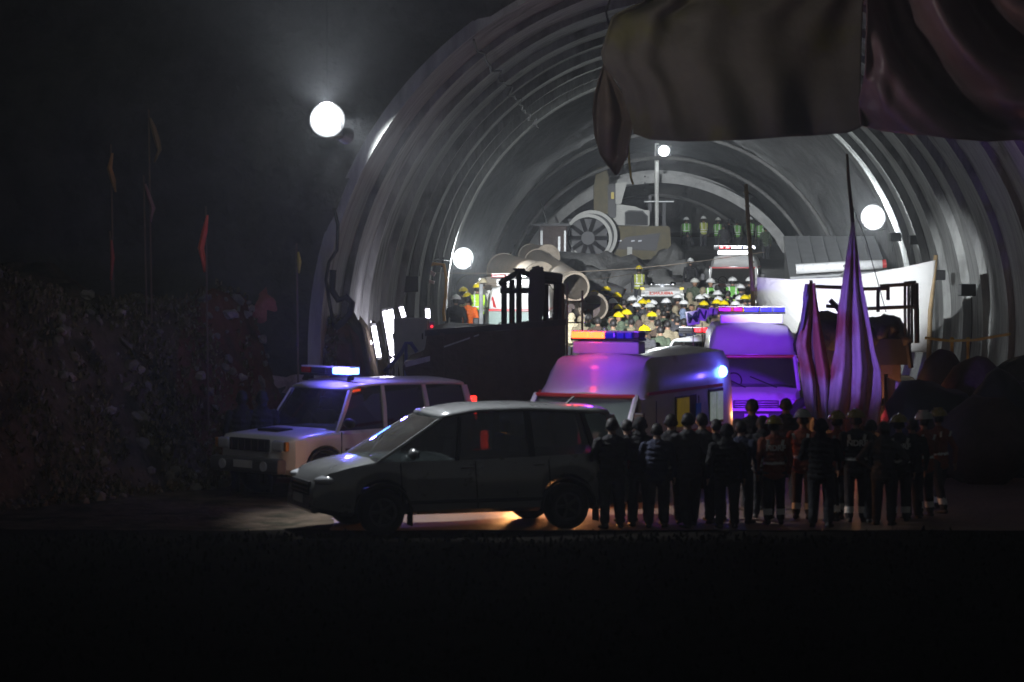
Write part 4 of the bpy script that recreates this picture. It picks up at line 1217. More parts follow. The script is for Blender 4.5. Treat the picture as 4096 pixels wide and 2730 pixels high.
pole_obj('pole', [at(936, 255, WY - .05), at(934, 275, WY - .05), at(930, 310, WY - .05), Vector((at(927, 345, WY).x, WY - .05, 0))], [.05, .055, .06, .06], bamboo, '', '', scr)
pole_obj('pole', [at(746, 184, WY - .1), at(748, 220, WY - .1), at(752, 280, WY - .1), Vector((at(758, 400, WY).x, WY - .1, 0))], [.04, .05, .055, .06], bamboo, '', '', scr)
for k in range(9): 
    o = obj('pole_joint', disc_ring(bmesh.new(), at(746.3 + k * 1.05, 192 + k * 14, WY - .1), 2, .03, .064, -.015, .015, 10), bamboo); o.parent = scr; o.matrix_parent_inverse = Matrix.Translation(-Vector(scr.location))

# --- open truck with railings, loaded, in front of the screen
TRY = 55.0
ct = thing('cargo_truck', 'black open truck with railed sides and a lumpy covered load, in front of the white screen', 'truck', (at(866, 300, TRY).x, TRY, 0))
c0 = Vector(ct.location)
def cp(px, py, dy=0): return at(px, py, TRY) + Vector((0, dy, 0)) - c0
def rail(a, b, r=.035): obj('rail_bar', newtube([cp(*a), cp(*b)], r, 4), black, ct)
for a, b in (((815, 286.5), (858, 288)), ((858, 289), (889, 288.5)), ((880, 286), (914, 284)), ((826, 306), (858, 308)), ((858, 309), (914, 306.5)), ((845, 287), (846, 310)), ((878, 288), (878, 312)), ((888, 287), (888, 300))):
    rail(a, b)
for x in (905, 908.6, 911.6, 914.5): rail((x, 284), (x, 309), .028)
for x in (905, 908.6, 911.6, 915.5): rail((x, 307), (x + .4, 343), .028)
rail((904, 283.5), (916, 282.5), .04); rail((916, 283), (917, 343), .05)
rail((908, 345), (911, 368), .05)
for a, b in (((830, 300), (842, 312)), ((838, 312), (846, 300))): rail(a, b, .05)
for (px, py, w_, h_, sd) in ((832, 330, 1.0, .95, 1), (868, 335, .85, .80, 2), (893, 322, .55, .55, 3), (880, 326, .6, .6, 5), (903, 332, .42, .45, 4)):
    p = cp(px, py + 4)
    obj('covered_load', blob(bmesh.new(), (p.x, 1.0, p.z - .1), (w_ * .62, 1.1, h_ * .55), 3, .13, sd, 1.6), mat('dark_tarp', (.02, .02, .022), .7, var=.3, bump=.4), ct, smoothed=True)
obj('truck_bed', newbox(cp(866, 352) + Vector((0, 2.2, 0)), (1.75, 4.4, .5)), black, ct)
obj('tailgate', newbox(cp(860, 375) + Vector((-.05, .1, 0)), (1.7, .1, .9), bev=.02), rustp, ct)
for s in (-.7, .7):
    for y in (1.2, 3.6): wheel(ct, s, y, .46, .28, -1)

obj('marker_lamp', newbox(cp(843, 411) + Vector((0, -.05, 0)), (.16, .08, .26), bev=.03), amber, ct)
obj('marker_lamp', newbox(cp(901, 408) + Vector((0, -.05, 0)), (.16, .08, .26), bev=.03), amber, ct)
for q_ in (843, 901): lamp('light', 'POINT', cp(q_, 411) + Vector((0, -.6, 0)), 55 if q_ < 850 else 25, (1, .42, .16), .08, ct)
lamp('light', 'POINT', cp(826, 396) + Vector((0, -2.2, 0)), 14, (1, .04, .06), .08, ct)
# --- dark junk heaps and drums at far right
for (px, py, Y, s, lab, m) in ((945, 352, 54, .55, 'dark round bundle at the foot of the bamboo pole', black), (975, 365, 52, .8, 'dark heap of gear right of the loaded truck', rustp),
                          (1005, 372, 50, .7, 'dark heap at the far right edge below the lining', black), (930, 385, 50, .9, 'black bulky pile behind the rescuers', black), (985, 400, 48, .8, 'low dark pile behind the rightmost rescuer', rustp)):
    p = at(px, py, Y)
    o = obj('junk_heap', blob(bmesh.new(), (0, 0, p.z / 2), (s, s * .8, p.z / 2 * 1.05), 3, .12, px, 1.4), m, smoothed=True, loc=(p.x, Y, 0))
    tag(o, lab, 'heap', 'dark heaps at the right side')
o = obj('barrier_tape', newtube([at(925, 338, 60), at(950, 341, 60), at(975, 340, 59), at(1010, 334, 58)], .03, 5), mat('tape', (.5, .45, .15), .6)); tag(o, 'sagging yellowish tape strung low along the right wall', 'tape')
for px, lab in ((952, 'short yellow post holding the tape beside the right wall, left one'), (968, 'short yellow post holding the tape beside the right wall, right one')):
    p = at(px, 345, 60); t = thing('tape_post', lab, 'post', (p.x, 60, 0), 0, 'tape posts')
    obj('post', newtube([(0, 0, 0), (0, 0, p.z + .1)], .035, 8), yellowp, t); obj('cap', blob(bmesh.new(), (0, 0, p.z + .12), (.05, .05, .05), 2, 0), yellowp, t)
# ------------------------------------------------------------------ tarpaulins over the portal
tarpm = mat('olive_tarp', (.10, .088, .066), .75, var=.25, scale=1.2, bump=.3, bscale=3, dirt=((.11, .10, .035), 1.1, .56))
tarp2 = mat('maroon_tarp', (.22, .15, .165), .38, var=.2, scale=2, bump=.2, bscale=5)
def fold_t(u, v):
    ra = math.hypot(u + .02, v + .12); an = math.atan2(v + .12, u + .02)
    return (.30 * math.sin(an * 19) * smooth(.75, .2, ra) * smooth(.05, .3, ra) + .22 * math.sin(math.atan2(v + .1, 1.02 - u) * 15) * smooth(.5, .1, 1 - u) * v + .10 * math.sin(u * 26 + 1.2 * math.sin(v * 3)) * (.3 + v * .5) + .22 * math.sin(u * 7 + 2 * v) * v + .06 * math.sin(u * 55 + v * 2) * max(0, .3 - u) * 3 + .05 * math.sin(v * 9 + u * 4))
o = sheet('tarpaulin', [(-60, 665), (0, 645), (15, 612), (52, 601), (65, 604), (86, 621), (120, 632), (142, 636)], [(-60, 868), (0, 864), (100, 860), (142, 862)],
          [(0, -60), (1, -60)], [(0, 133), (.06, 139), (.2, 142), (.45, 141), (.62, 137.5), (.8, 134.5), (.94, 133), (1, 127)], 49.6, tarpm, 130, 50, fold_t, thick=.02)
tag(o, 'wide olive tarpaulin hanging across the top of the tunnel mouth', 'tarpaulin')
def fold_m(u, v):
    # swags hanging in loops from the upper left corner
    q = math.hypot((u - .66) / .60, v * .98)
    return .42 * math.sin(q * 14 + 1.1 * math.sin(u * 5)) * smooth(.12, .5, q) + .10 * math.sin(q * 37 + u * 9) * smooth(.3, .8, q) + .10 * math.sin(u * 60) * smooth(.16, .0, u) - .2 * v
    a = math.atan2(v + .05, u + .02)
    r = math.hypot(u, v)
    sw = .34 * math.sin(a * 17 + r * 1.5) * min(1, r * 1.6)
    sw += .16 * math.sin((u * 9 + (1 - v) * 3 + 2.5 * math.sin(u * 3.1) * v)) * smooth(.35, .8, u)
    return sw * 1.25 - .25 * math.sin(v * 3)
o = sheet('tarpaulin', [(-60, 866), (0, 864), (100, 860), (142, 862)], [(-60, 1120), (160, 1120)],
          [(0, -60), (1, -60)], [(0, 125), (.05, 128), (.18, 135), (.35, 140.5), (.48, 142), (.6, 140), (.8, 142), (1, 150)], 48.6, tarp2, 150, 80, fold_m, thick=.02)
tag(o, 'dark maroon tarpaulin gathered in deep swags at the upper right', 'tarpaulin')
def fold_s(u, v): return .16 * math.sin(u * 9 + v * 2) * math.sin(math.pi * min(1, v * 1.1)) + .1 * math.sin(u * 4)
o = sheet('tarpaulin', [(64, 603), (75, 599.5), (95, 594), (112, 592.5), (135, 594.5), (155, 600), (167, 608), (176, 616)], [(64, 604.5), (75, 611), (90, 620), (105, 629), (120, 634), (135, 631), (146, 628.5), (155, 628), (167, 622), (176, 617.5)],
          [(0, 64), (1, 65)], [(0, 175), (1, 175)], 50.1, mat('brown_tarp', (.13, .10, .065), .7, var=.3, scale=1.5, bump=.3), 40, 50, fold_s, thick=.02)
tag(o, 'narrow brown flap of tarpaulin twisted to a point beside the wide one', 'tarpaulin')
o = obj('rope', newtube([at(628, 145, 50), at(629, 160, 50), at(631, 178, 50), at(633, 184, 50.1)], .02, 6), mat('yellow_rope', (.4, .38, .1), .7)); tag(o, 'yellowish rope dangling from the twisted brown flap', 'rope')
o = obj('rope', newtube([at(610, 30, 50.4), at(606, 12, 50.2), at(612, -8, 50.2)], .02, 5), black); tag(o, 'black cord tying the tarpaulin corner to the vault', 'cord')

# ------------------------------------------------------------------ flags on poles
flagw = translucent(mat('flag_cloth', (.62, .54, .50), .8, var=.18, scale=3, bump=.4, streak=(4, 4, .6), dirt=((.45, .16, .12), 1.0, .5)), .4)
flagd = mat('flag_dark_cloth', (.22, .2, .24), .8, var=.25, scale=3, bump=.4, streak=(4, 4, .6))
FY = 50.5
pole_obj('flag_pole', [at(847, 154, FY), at(848.5, 180, FY), at(852, 215, FY), at(855, 250, FY + .05), Vector((at(868, 470, FY).x, FY, 0))], [.022, .03, .035, .038, .045], mat('dark_wood', (.10, .07, .05), .7), 'tall slightly bowed dark wooden pole rising above the largest flag', 'pole')
def fold_f(k, amp): return lambda u, v: amp * math.sin(u * k + 2 * v) * (.25 + v) + .04 * math.sin(v * 11 + u * 7)
o = sheet('flag', [(222, 852), (260, 846), (285, 842), (310, 838), (350, 835.5), (385, 829), (410, 826.5), (432, 829)], [(222, 854.5), (260, 859), (285, 862), (310, 867), (350, 874), (370, 880), (395, 881), (432, 876)],
          [(0, 222), (1, 222)], [(0, 430), (.4, 436), (.7, 425), (1, 432)], FY - .25, flagw, 50, 70, fold_f(16, .14), thick=.008)
tag(o, 'tall furled pale flag lit purple and red, hanging from the tallest pole', 'flag', 'flags on poles at the right')
o = sheet('flag', [(282, 807), (300, 804), (325, 800), (345, 796), (365, 800), (385, 803), (405, 806), (428, 815)], [(282, 815), (300, 817), (325, 821), (350, 826), (370, 831), (390, 833), (428, 831)],
          [(0, 284), (1, 283)], [(0, 415), (.5, 424), (1, 430)], FY - .1, flagw, 44, 60, fold_f(13, .15), thick=.008)
tag(o, 'drooping flag with blue and red glow between the purple ambulance and the tallest flag', 'flag', 'flags on poles at the right')
o = sheet('flag', [(284, 805), (300, 803), (325, 801), (345, 796)], [(284, 808.5), (300, 808), (325, 806), (345, 801)], [(0, 284), (1, 284)], [(0, 335), (1, 318)], FY - .28, flagd, 12, 24, fold_f(7, .05), thick=.008)
tag(o, 'dark narrow pennant draped over the left edge of the middle flag', 'flag', 'flags on poles at the right')
pole_obj('flag_pole', [at(811, 280, FY), at(813, 330, FY), Vector((at(818, 470, FY).x, FY, 0))], [.03, .035, .04], MATS['dark_wood'], 'dark pole carrying the middle drooping flag', 'pole')
pole_obj('flag_pole', [at(886, 374, FY), Vector((at(886, 470, FY).x, FY, 0))], [.035, .04], MATS['dark_wood'], 'short dark pole carrying the small right flag', 'pole')
o = sheet('flag', [(374, 886.5), (395, 888), (422, 892)], [(374, 905), (388, 909), (422, 911)], [(0, 377), (1, 385)], [(0, 419), (1, 420)], FY - .1, flagw, 26, 20, fold_f(9, .10), thick=.008)
tag(o, 'small square flag glowing pink and violet behind the rightmost rescuers', 'flag', 'flags on poles at the right')
# guy rope of the tall pole
o = obj('rope', newtube([at(852, 205, FY), at(866, 240, FY - .2), at(880, 290, FY - .4), at(886, 312, FY - .5)], .008, 4), black); tag(o, 'thin guy rope slanting down to the right from the tallest pole', 'rope')

# prayer-flag style pennants on the left hillside
for (pts, w_, col, lab) in (([(150, 118), (153, 128), (157, 140), (160, 150), (155, 162)], 3.2, (.20, .13, .06), 'dim brown pennant highest on the dark left hillside'),
                      ([(112, 153), (109, 168), (113, 180), (116, 192)], 3.0, (.30, .16, .05), 'dim orange pennant leftmost on the dark hillside'),
                      ([(145, 184), (149, 198), (153, 208), (151, 222)], 2.6, (.22, .12, .11), 'dim pinkish pennant below the brown one'),
                      ([(207, 215), (204, 232), (201, 248), (204, 262), (205, 272)], 3.4, (.62, .08, .05), 'bright red pennant hanging left of the big floodlight pole'),
                      ([(298, 252), (299, 262), (299, 273)], 2.0, (.4, .33, .05), 'small yellow pennant near the portal edge'),
                      ([(111, 240), (112, 258), (111, 280)], 2.0, (.30, .06, .04), 'dark red pennant low at the left')):
    Y = 48.2
    a0 = at(pts[0][0], pts[0][1], Y)
    t = thing('pennant', lab, 'pennant', a0, 0, 'pennants on the left hillside')
    vs, fs = [], []
    for i, (x, y) in enumerate(pts):
        f = [.25, 1, 1.15, .8, .25][min(4, int(i * 4 / (len(pts) - 1)))]
        for k in range(5):
            p = at(x + (k / 4 - .5) * w_ * f * 1.6, y, Y) - a0
            p.y += .06 * math.sin(k * 1.8 + i)
            vs.append(p)
    for i in range(len(pts) - 1):
        for k in range(4): fs.append((i * 5 + k, i * 5 + k + 1, i * 5 + k + 6, i * 5 + k + 5))
    o = meshobj('pennant_cloth', vs, fs, mat('pennant_%d' % int(col[0] * 1000 + col[1] * 100), col, .8, var=.2), t, smoothed=True)
    md = o.modifiers.new('thickness', 'SOLIDIFY'); md.thickness = .01
    zb = ground_z(a0.x, Y)
    obj('pole', newtube([(-.03, .06, .15), (0.02, .06, zb - a0.z)], .016, 6), MATS['dark_wood'], t)

# ------------------------------------------------------------------ people
def ell(L_, c, s, tag_): L_.append((Vector(c), Vector(s), tag_))
def seg(L_, a, b, ra, rb, tag_, n=None):
    a, b = Vector(a), Vector(b)
    n = n or max(2, int((b - a).length / (min(ra, rb) * .55)))
    for k in range(n + 1):
        t = k / n; r = ra + (rb - ra) * t
        L_.append((a.lerp(b, t), Vector((r, r, r)), tag_))
J, T, S, B = 0, 1, 2, 3
def build_body(name, armL, armR, legs=0.0, head_turn=0.0, bulk=1.0, lean=0.0):
    """arm*: (elbow, wrist, finger direction) for each side; faces +Y"""
    P = []
    for z, a, b in ((.82, .185, .135), (.90, .185, .135), (.98, .178, .13), (1.07, .172, .125), (1.16, .182, .13), (1.25, .192, .132), (1.33, .19, .125), (1.40, .155, .10)):
        ell(P, (0, lean * (z - .9), z), (a * bulk, b * bulk, .085), J)
    ell(P, (0, lean * .55, 1.46), (.085, .075, .05), J)
    hy = lean * .65
    seg(P, (0, hy - .01, 1.45), (0, hy + .005, 1.55), .058, .055, S)
    ct_, st_ = math.cos(head_turn), math.sin(head_turn)
    def H(x, y, z): return (x * ct_ - y * st_, x * st_ + y * ct_ + hy, z)
    ell(P, H(0, -.005, 1.645), (.076, .092, .100), S)
    ell(P, H(0, .012, 1.60), (.070, .082, .085), S)
    ell(P, H(0, .035, 1.555), (.046, .052, .045), S)
    ell(P, H(0, .092, 1.605), (.013, .020, .024), S); ell(P, H(0, .10, 1.595), (.016, .016, .013), S)
    ell(P, H(.026, .080, 1.632), (.022, .012, .010), S); ell(P, H(-.026, .080, 1.632), (.022, .012, .010), S)
    ell(P, H(0, .085, 1.562), (.026, .014, .009), S)
    for s in (1, -1): ell(P, H(s * .078, -.005, 1.605), (.014, .022, .032), S)
    for s in (1, -1):
        ly = legs * s
        hip = (s * .095, 0, .86); kn = (s * .105, .02 + ly * .5, .48); an = (s * .11, -.02 + ly, .10)
        seg(P, hip, kn, .106, .083, T); seg(P, kn, (an[0], an[1], .13), .084, .070, T)
        seg(P, (an[0], an[1], .14), (an[0], an[1], .06), .048, .045, B)
        seg(P, (an[0], an[1] - .05, .045), (an[0] + s * .02, an[1] + .15, .036), .045, .038, B)
    for s, (el, wr, fd) in ((-1, armL), (1, armR)):
        sh_ = Vector((s * .185 * bulk, hy * .85, 1.375))
        el = Vector((s * el[0], el[1], el[2])); wr = Vector((s * wr[0], wr[1], wr[2])); fd = Vector((s * fd[0], fd[1], fd[2])).normalized()
        seg(P, sh_, el, .070 * bulk, .052 * bulk, J); seg(P, el, wr, .053 * bulk, .040, J)
        pc_ = wr + fd * .06
        side = fd.cross(Vector((s, 0, .01))).normalized()
        if side.length < .1: side = Vector((0, 1, 0))
        seg(P, wr, wr + fd * .02, .030, .030, S)
        for q in (-.022, 0, .022): seg(P, wr + fd * .02 + side * q * .7, wr + fd * .085 + side * q, .020, .017, S)
        up = fd.cross(side)
        for q, ln in ((-.030, .058), (-.010, .072), (.011, .068), (.031, .052)):
            r0 = wr + fd * .085 + side * q; r1 = r0 + fd * ln * .55 + up * .004; r2 = r1 + (fd * .8 + up * s * .5).normalized() * ln * .5
            seg(P, r0, r1, .0105, .010, S, 3); seg(P, r1, r2, .010, .009, S, 3)
        th = wr + fd * .03 - side * .03
        seg(P, th, th + (fd * .7 - side * .7).normalized() * .055, .013, .011, S, 3)
    bm = bmesh.new()
    for c_, s_, _ in P:
        M = Matrix.Translation(c_) @ Matrix.Diagonal((s_.x, s_.y, s_.z, 1))
        bmesh.ops.create_icosphere(bm, subdivisions=2 if max(s_) > .03 else 1, radius=1, matrix=M)
    me = bpy.data.meshes.new(name + '_raw'); bm.to_mesh(me); bm.free()
    o = bpy.data.objects.new(name + '_raw', me); COL.objects.link(o)
    m1 = o.modifiers.new('r', 'REMESH'); m1.mode = 'VOXEL'; m1.voxel_size = .0115
    m2 = o.modifiers.new('s', 'SMOOTH'); m2.iterations = 3; m2.factor = .5
    m3 = o.modifiers.new('d', 'DECIMATE'); m3.ratio = .30
    dg = bpy.context.evaluated_depsgraph_get()
    res = bpy.data.meshes.new_from_object(o.evaluated_get(dg)); res.name = name
    bpy.data.objects.remove(o); bpy.data.meshes.remove(me)
    # cloth wrinkles on the jacket, then paint faces by nearest limb
    C = np.array([c_[:] for c_, _, _ in P]); RR = np.array([max(s_) if min(s_) > .5 * max(s_) else (sum(s_) / 3) for _, s_, _ in P]); SS = np.array([s_[:] for _, s_, _ in P]); TG = np.array([q for _, _, q in P])
    n = len(res.polygons); cen = np.empty(n * 3); res.polygons.foreach_get('center', cen); cen = cen.reshape(-1, 3)
    d = np.sqrt((((cen[:, None, :] - C[None]) / SS[None]) ** 2).sum(-1))
    idx = TG[d.argmin(1)]
    for m_ in (cloth, trous, skin, boots): res.materials.append(m_)
    res.polygons.foreach_set('material_index', idx.astype(np.int32))
    res.polygons.foreach_set('use_smooth', np.ones(n, bool))
    for v in res.vertices:
        if .15 < v.co.z < 1.40:
            w_ = noise.noise(Vector((v.co.x * 9, v.co.y * 9, v.co.z * 16))) * .007
            v.co += v.normal * w_
    res.update()
    return res, cen, idx, hy

def shell(name, me, cen, pred, off, mats, split=None):
    """a garment: the body faces that satisfy pred, pushed out and given their own mesh"""
    vs, fs, mi, remap = [], [], [], {}
    for p in me.polygons:
        if pred(Vector(cen[p.index]), p.material_index):
            f = []
            for vi in p.vertices:
                if vi not in remap:
                    remap[vi] = len(vs); v = me.vertices[vi]; vs.append(v.co + v.normal * off)
                f.append(remap[vi])
            fs.append(f); mi.append(split(Vector(cen[p.index])) if split else 0)
    m = bpy.data.meshes.new(name); m.from_pydata([v[:] for v in vs], [], fs); m.update()
    for x in mats: m.materials.append(x)
    for p, q_ in zip(m.polygons, mi): p.material_index = q_; p.use_smooth = True
    return m

POSES = {
 'stand': dict(armL=((.27, -.02, 1.10), (.27, .05, .86), (.05, .15, -1)), armR=((.27, -.03, 1.10), (.26, .03, .86), (.05, .15, -1))),
 'fold': dict(armL=((.28, .02, 1.12), (.08, .20, 1.16), (-1, .1, .1)), armR=((.28, .02, 1.12), (.10, .19, 1.10), (-1, .1, .1)), head_turn=.25),
 'phone': dict(armL=((.26, .08, 1.14), (.14, .26, 1.36), (-.3, .3, 1)), armR=((.25, -.02, 1.10), (.25, .05, .87), (.05, .2, -1)), head_turn=-.15, legs=.04),
 'point': dict(armL=((.27, -.03, 1.10), (.26, .0, .86), (0, .1, -1)), armR=((.30, .12, 1.22), (.26, .33, 1.34), (0, 1, .3)), head_turn=.4),
 'walk': dict(armL=((.26, .06, 1.10), (.25, .20, .93), (0, .6, -1)), armR=((.26, -.12, 1.11), (.25, -.12, .87), (0, -.1, -1)), legs=.16, lean=.06),
 'hips': dict(armL=((.36, -.07, 1.13), (.20, .03, .98), (-.6, .5, -.5)), armR=((.36, -.07, 1.13), (.20, .03, .98), (-.6, .5, -.5)), head_turn=-.35),
}
PROTO = {}
for k, v in POSES.items():
    me, cen, idx, hy = build_body('person_' + k, bulk=1.08 if k in ('stand', 'fold') else 1.0, **v)
    hairp = lambda c, i: i == 2 and c.z > 1.56 and (c.z > 1.675 or (c.y - hy) < .02) and abs(c.x) < .2 and math.hypot(c.x, c.y - hy) < .14
    D = {'me': me, 'hy': hy, 'turn': v.get('head_turn', 0)}
    D['hair'] = shell('hair', me, cen, hairp, .012, [hairm])
    D['hood'] = shell('hood', me, cen, lambda c, i: c.z > 1.46 and math.hypot(c.x, c.y - hy) < .16 and ((c.y - hy) < .045 or c.z > 1.70), .022, [cloth])
    D['vest'] = shell('vest', me, cen, lambda c, i: i == 0 and .86 < c.z < 1.46 and abs(c.x) < .205, .012, [vestm, reflect],
                      lambda c: 1 if (.97 < c.z < 1.01 or 1.08 < c.z < 1.12 or (.08 < abs(c.x) < .12 and c.z > 1.12)) else 0)
    D['belt'] = shell('belt', me, cen, lambda c, i: i == 0 and 1.00 < c.z < 1.05 and abs(c.x) < .20, .012, [reflect])
    D['bands'] = [shell('ankle_band', me, cen, (lambda c, i, q=q: .17 < c.z < .27 and i == 1 and c.x * q > 0), .008, [reflect]) for q in (1, -1)]
    PROTO[k] = D

def helmet_mesh():
    bm = bmesh.new()
    n = 28; rows = [(.0, .168), (.03, .160), (.06, .145), (.09, .118), (.115, .08), (.13, .035)]
    rings = []
    brim = [(x, y, -.012) for x, y in [((.148 + .012) * math.cos(a), (.168 + (.05 if math.sin(a) > .3 else .012)) * math.sin(a)) for a in [2 * math.pi * k / n for k in range(n)]]]
    rings.append(brim); rings.append([(x * .99, y * .99, -.002) for x, y, _ in brim])
    for z, r in rows:
        rings.append([(r * .86 * math.cos(a), r * math.sin(a), z + (.010 if abs(math.cos(a)) < .16 else 0)) for a in [2 * math.pi * k / n for k in range(n)]])
    loft(rings, bm=bm)
    box(bm, (0, -.0, .131), (.028, .20, .016), None, .006)
    me = bpy.data.meshes.new('helmet'); bmesh.ops.recalc_face_normals(bm, faces=bm.faces[:]); bm.to_mesh(me); bm.free()
    me.materials.append(helm)
    for p in me.polygons: p.use_smooth = True
    return me
HELM = helmet_mesh()
CO = {'white': (.78, .78, .76), 'yellow': (.80, .62, .01), 'grey': (.32, .34, .33), 'pale': (.55, .55, .50), 'black': (.015, .015, .017),
      'dark green': (.06, .08, .05), 'khaki': (.24, .20, .13), 'brown': (.075, .05, .035), 'navy': (.02, .025, .055), 'dark grey': (.05, .05, .055),
      'orange': (.85, .16, .02), 'cream': (.55, .48, .32), 'lime': (.45, .75, .04), 'green': (.15, .42, .07), 'light blue': (.16, .20, .30), 'mustard': (.42, .46, .08), 'rust': (.22, .06, .03), 'red': (.6, .04, .03)}
def person(pose, foot, rz, coat, helmet=None, vest=None, hood=False, label='', group=None, scale=1.0, belt=False, vtext=None, name='person'):
    D = PROTO[pose]
    t = bpy.data.objects.new(name, D['me']); COL.objects.link(t)
    t.location = foot; t.rotation_euler = (0, 0, rz); t.scale = (scale,) * 3
    t.color = (*CO[coat], 1)
    tag(t, label, 'person', group)
    def add(nm, me, col=None, loc=(0, 0, 0), rot=(0, 0, 0)):
        c_ = bpy.data.objects.new(nm, me); COL.objects.link(c_); c_.parent = t; c_.location = loc; c_.rotation_euler = rot
        if col: c_.color = (*CO[col], 1)
        return c_
    if helmet: add('helmet', HELM, helmet, (0, D['hy'] - .0, 1.675), (R(-4), 0, D['turn']))
    elif hood: add('hood', D['hood'], coat)
    if not hood: add('hair', D['hair'])
    if vest: add('vest', D['vest'], vest)
    if belt:
        add('belt', D['belt'])
        for q in D['bands']: add('ankle_band', q)
    if vtext:
        text('lettering', vtext, reflect, t, (0, -.150, 1.27), (R(90), 0, 0), .125, .003, False, .005)
    return t

rp = random.Random(5)
def solve(py, h=1.72):
    # depth on the tunnel floor at which a head top of height h shows at row py
    best = 60
    for k in range(1200):
        Y = 60 + k * .08
        if CAM_Z - (py - HOR) * Y / F <= h + ramp(Y): return Y
    return 150.0

# crowd: (px, py of helmet crown, helmet, coat, vest, pose, facing)
def z5(zx, zy): return (2200 + .3825 * zx) / 4, (1050 + .3825 * zy) / 4
crowd = [
 (270, 415, 'yellow', 'dark grey', None, 'walk'), (465, 320, 'yellow', 'khaki', None, 'stand'), (590, 280, 'yellow', 'navy', None, 'fold'), (420, 405, 'white', 'brown', None, 'walk'),
 (560, 430, 'white', 'dark green', None, 'fold'), (655, 393, 'white', 'brown', None, 'stand'), (710, 455, 'yellow', 'dark green', None, 'stand'), (718, 540, 'yellow', 'khaki', None, 'stand'),
 (800, 530, 'yellow', 'dark green', None, 'point'), (905, 432, 'white', 'black', None, 'stand'), (968, 420, 'yellow', 'dark grey', None, 'phone'), (1025, 417, 'yellow', 'brown', None, 'stand'),
 (1078, 417, 'white', 'dark grey', None, 'hips'), (1045, 462, 'pale', 'khaki', None, 'fold'), (1066, 550, 'yellow', 'khaki', None, 'stand'), (990, 678, 'yellow', 'dark grey', None, 'stand'),
 (1215, 405, 'white', 'dark green', None, 'stand'), (1335, 365, 'white', 'brown', None, 'phone'), (1400, 410, 'white', 'dark green', None, 'fold'),
 (1515, 185, 'pale', 'dark green', None, 'stand'), (1680, 190, 'white', 'black', 'green', 'fold'), (1910, 187, 'white', 'navy', 'green', 'stand'), (1995, 245, 'white', 'dark grey', None, 'stand'), (2090, 185, 'white', 'brown', None, 'stand'),
 (1568, 365, 'white', 'khaki', None, 'fold'), (1622, 340, 'white', 'navy', None, 'stand'), (1608, 420, 'yellow', 'brown', None, 'point'), (1752, 322, 'white', 'dark green', None, 'stand'), (1762, 368, 'white', 'dark grey', None, 'hips'),
 (1745, 415, 'yellow', 'navy', None, 'stand'), (1820, 420, 'yellow', 'dark grey', None, 'stand'), (1855, 512, 'yellow', 'dark green', None, 'walk'), (1940, 425, 'white', 'navy', None, 'stand'), (1982, 370, 'white', 'brown', None, 'fold'),
 (2008, 455, 'pale', 'dark grey', None, 'stand'), (2040, 378, 'yellow', 'dark green', None, 'stand'), (2092, 372, 'yellow', 'navy', None, 'phone'), (2055, 497, 'yellow', 'dark grey', None, 'stand'), (2152, 428, 'white', 'black', None, 'stand'),
 (1890, 405, None, 'orange', None, 'stand'), (1860, 330, None, 'black', 'lime', 'fold'), (180, 460, None, 'cream', None, 'fold'), (250, 500, None, 'cream', None, 'walk'), (135, 445, None, 'navy', None, 'stand'),
 (430, 490, None, 'rust', None, 'hips'), (775, 425, None, 'khaki', None, 'phone'), (895, 575, None, 'dark green', None, 'stand'), (600, 480, None, 'brown', None, 'fold'), (525, 500, None, 'dark green', None, 'hips'), (1190, 520, None, 'dark green', None, 'stand'),
 (1310, 470, None, 'khaki', None, 'point'), (1390, 520, None, 'light blue', None, 'fold'), (1290, 560, None, 'dark grey', None, 'stand'), (1480, 455, None, 'navy', None, 'phone'), (1690, 420, None, 'dark grey', None, 'stand'), (1460, 330, None, 'khaki', None, 'hips'),
 (1130, 470, None, 'khaki', None, 'walk'), (840, 480, None, 'black', None, 'stand'), (360, 480, None, 'brown', None, 'stand'), (480, 440, None, 'cream', None, 'stand'), (1230, 480, None, 'brown', None, 'fold'), (1770, 500, None, 'brown', None, 'point'),
 (660, 640, None, 'khaki', None, 'stand'), (745, 660, None, 'dark green', None, 'hips'), (850, 610, None, 'khaki', None, 'stand'), (1160, 690, None, 'dark green', None, 'walk'), (500, 610, None, 'brown', None, 'stand'), (400, 580, None, 'dark green', None, 'fold'), (320, 600, None, 'khaki', None, 'walk'), (225, 560, None, 'cream', None, 'stand'), (930, 640, None, 'brown', None, 'stand'), (1230, 640, None, 'khaki', None, 'fold'), (1330, 600, None, 'dark grey', None, 'stand'), (570, 690, None, 'khaki', None, 'stand'),
 (1510, 545, None, 'navy', None, 'stand'), (1600, 560, None, 'khaki', None, 'fold'), (1450, 520, None, 'dark green', None, 'stand'), (700, 345, 'yellow', 'dark green', None, 'stand'), (860, 375, 'white', 'khaki', None, 'fold'),
 (1560, 480, None, 'dark green', None, 'stand'), (2130, 500, None, 'dark grey', None, 'walk'), (1600, 290, None, 'khaki', None, 'stand'), (1750, 260, None, 'dark green', None, 'hips'), (1130, 620, None, 'brown', None, 'stand'), (640, 600, None, 'dark green', None, 'fold'), (1400, 620, None, 'navy', None, 'hips'),
]
helmets_seen = {}
rowname = lambda py: 'front' if py > 308 else ('middle' if py > 298 else 'back')
items = []
for c_ in crowd:
    px, py = z5(c_[0], c_[1]); items.append((px, py) + c_[2:])
def landmark(px):
    if px < 580: return 'beside the open casing pipe'
    if px < 612: return 'between the casing pipe and the ambulance roof bar'
    if px < 640: return 'left of the small white van'
    if px < 688: return 'in front of the small white van'
    if px < 715: return 'between the small van and the ramp ambulance'
    if px < 735: return 'below the ramp ambulance'
    return 'next to the bamboo pole of the screen'
ORD = ['leftmost', 'second from left', 'third from left', 'fourth from left', 'fifth from left', 'sixth from left', 'seventh from left', 'eighth from left']
from collections import defaultdict
grp = defaultdict(list)
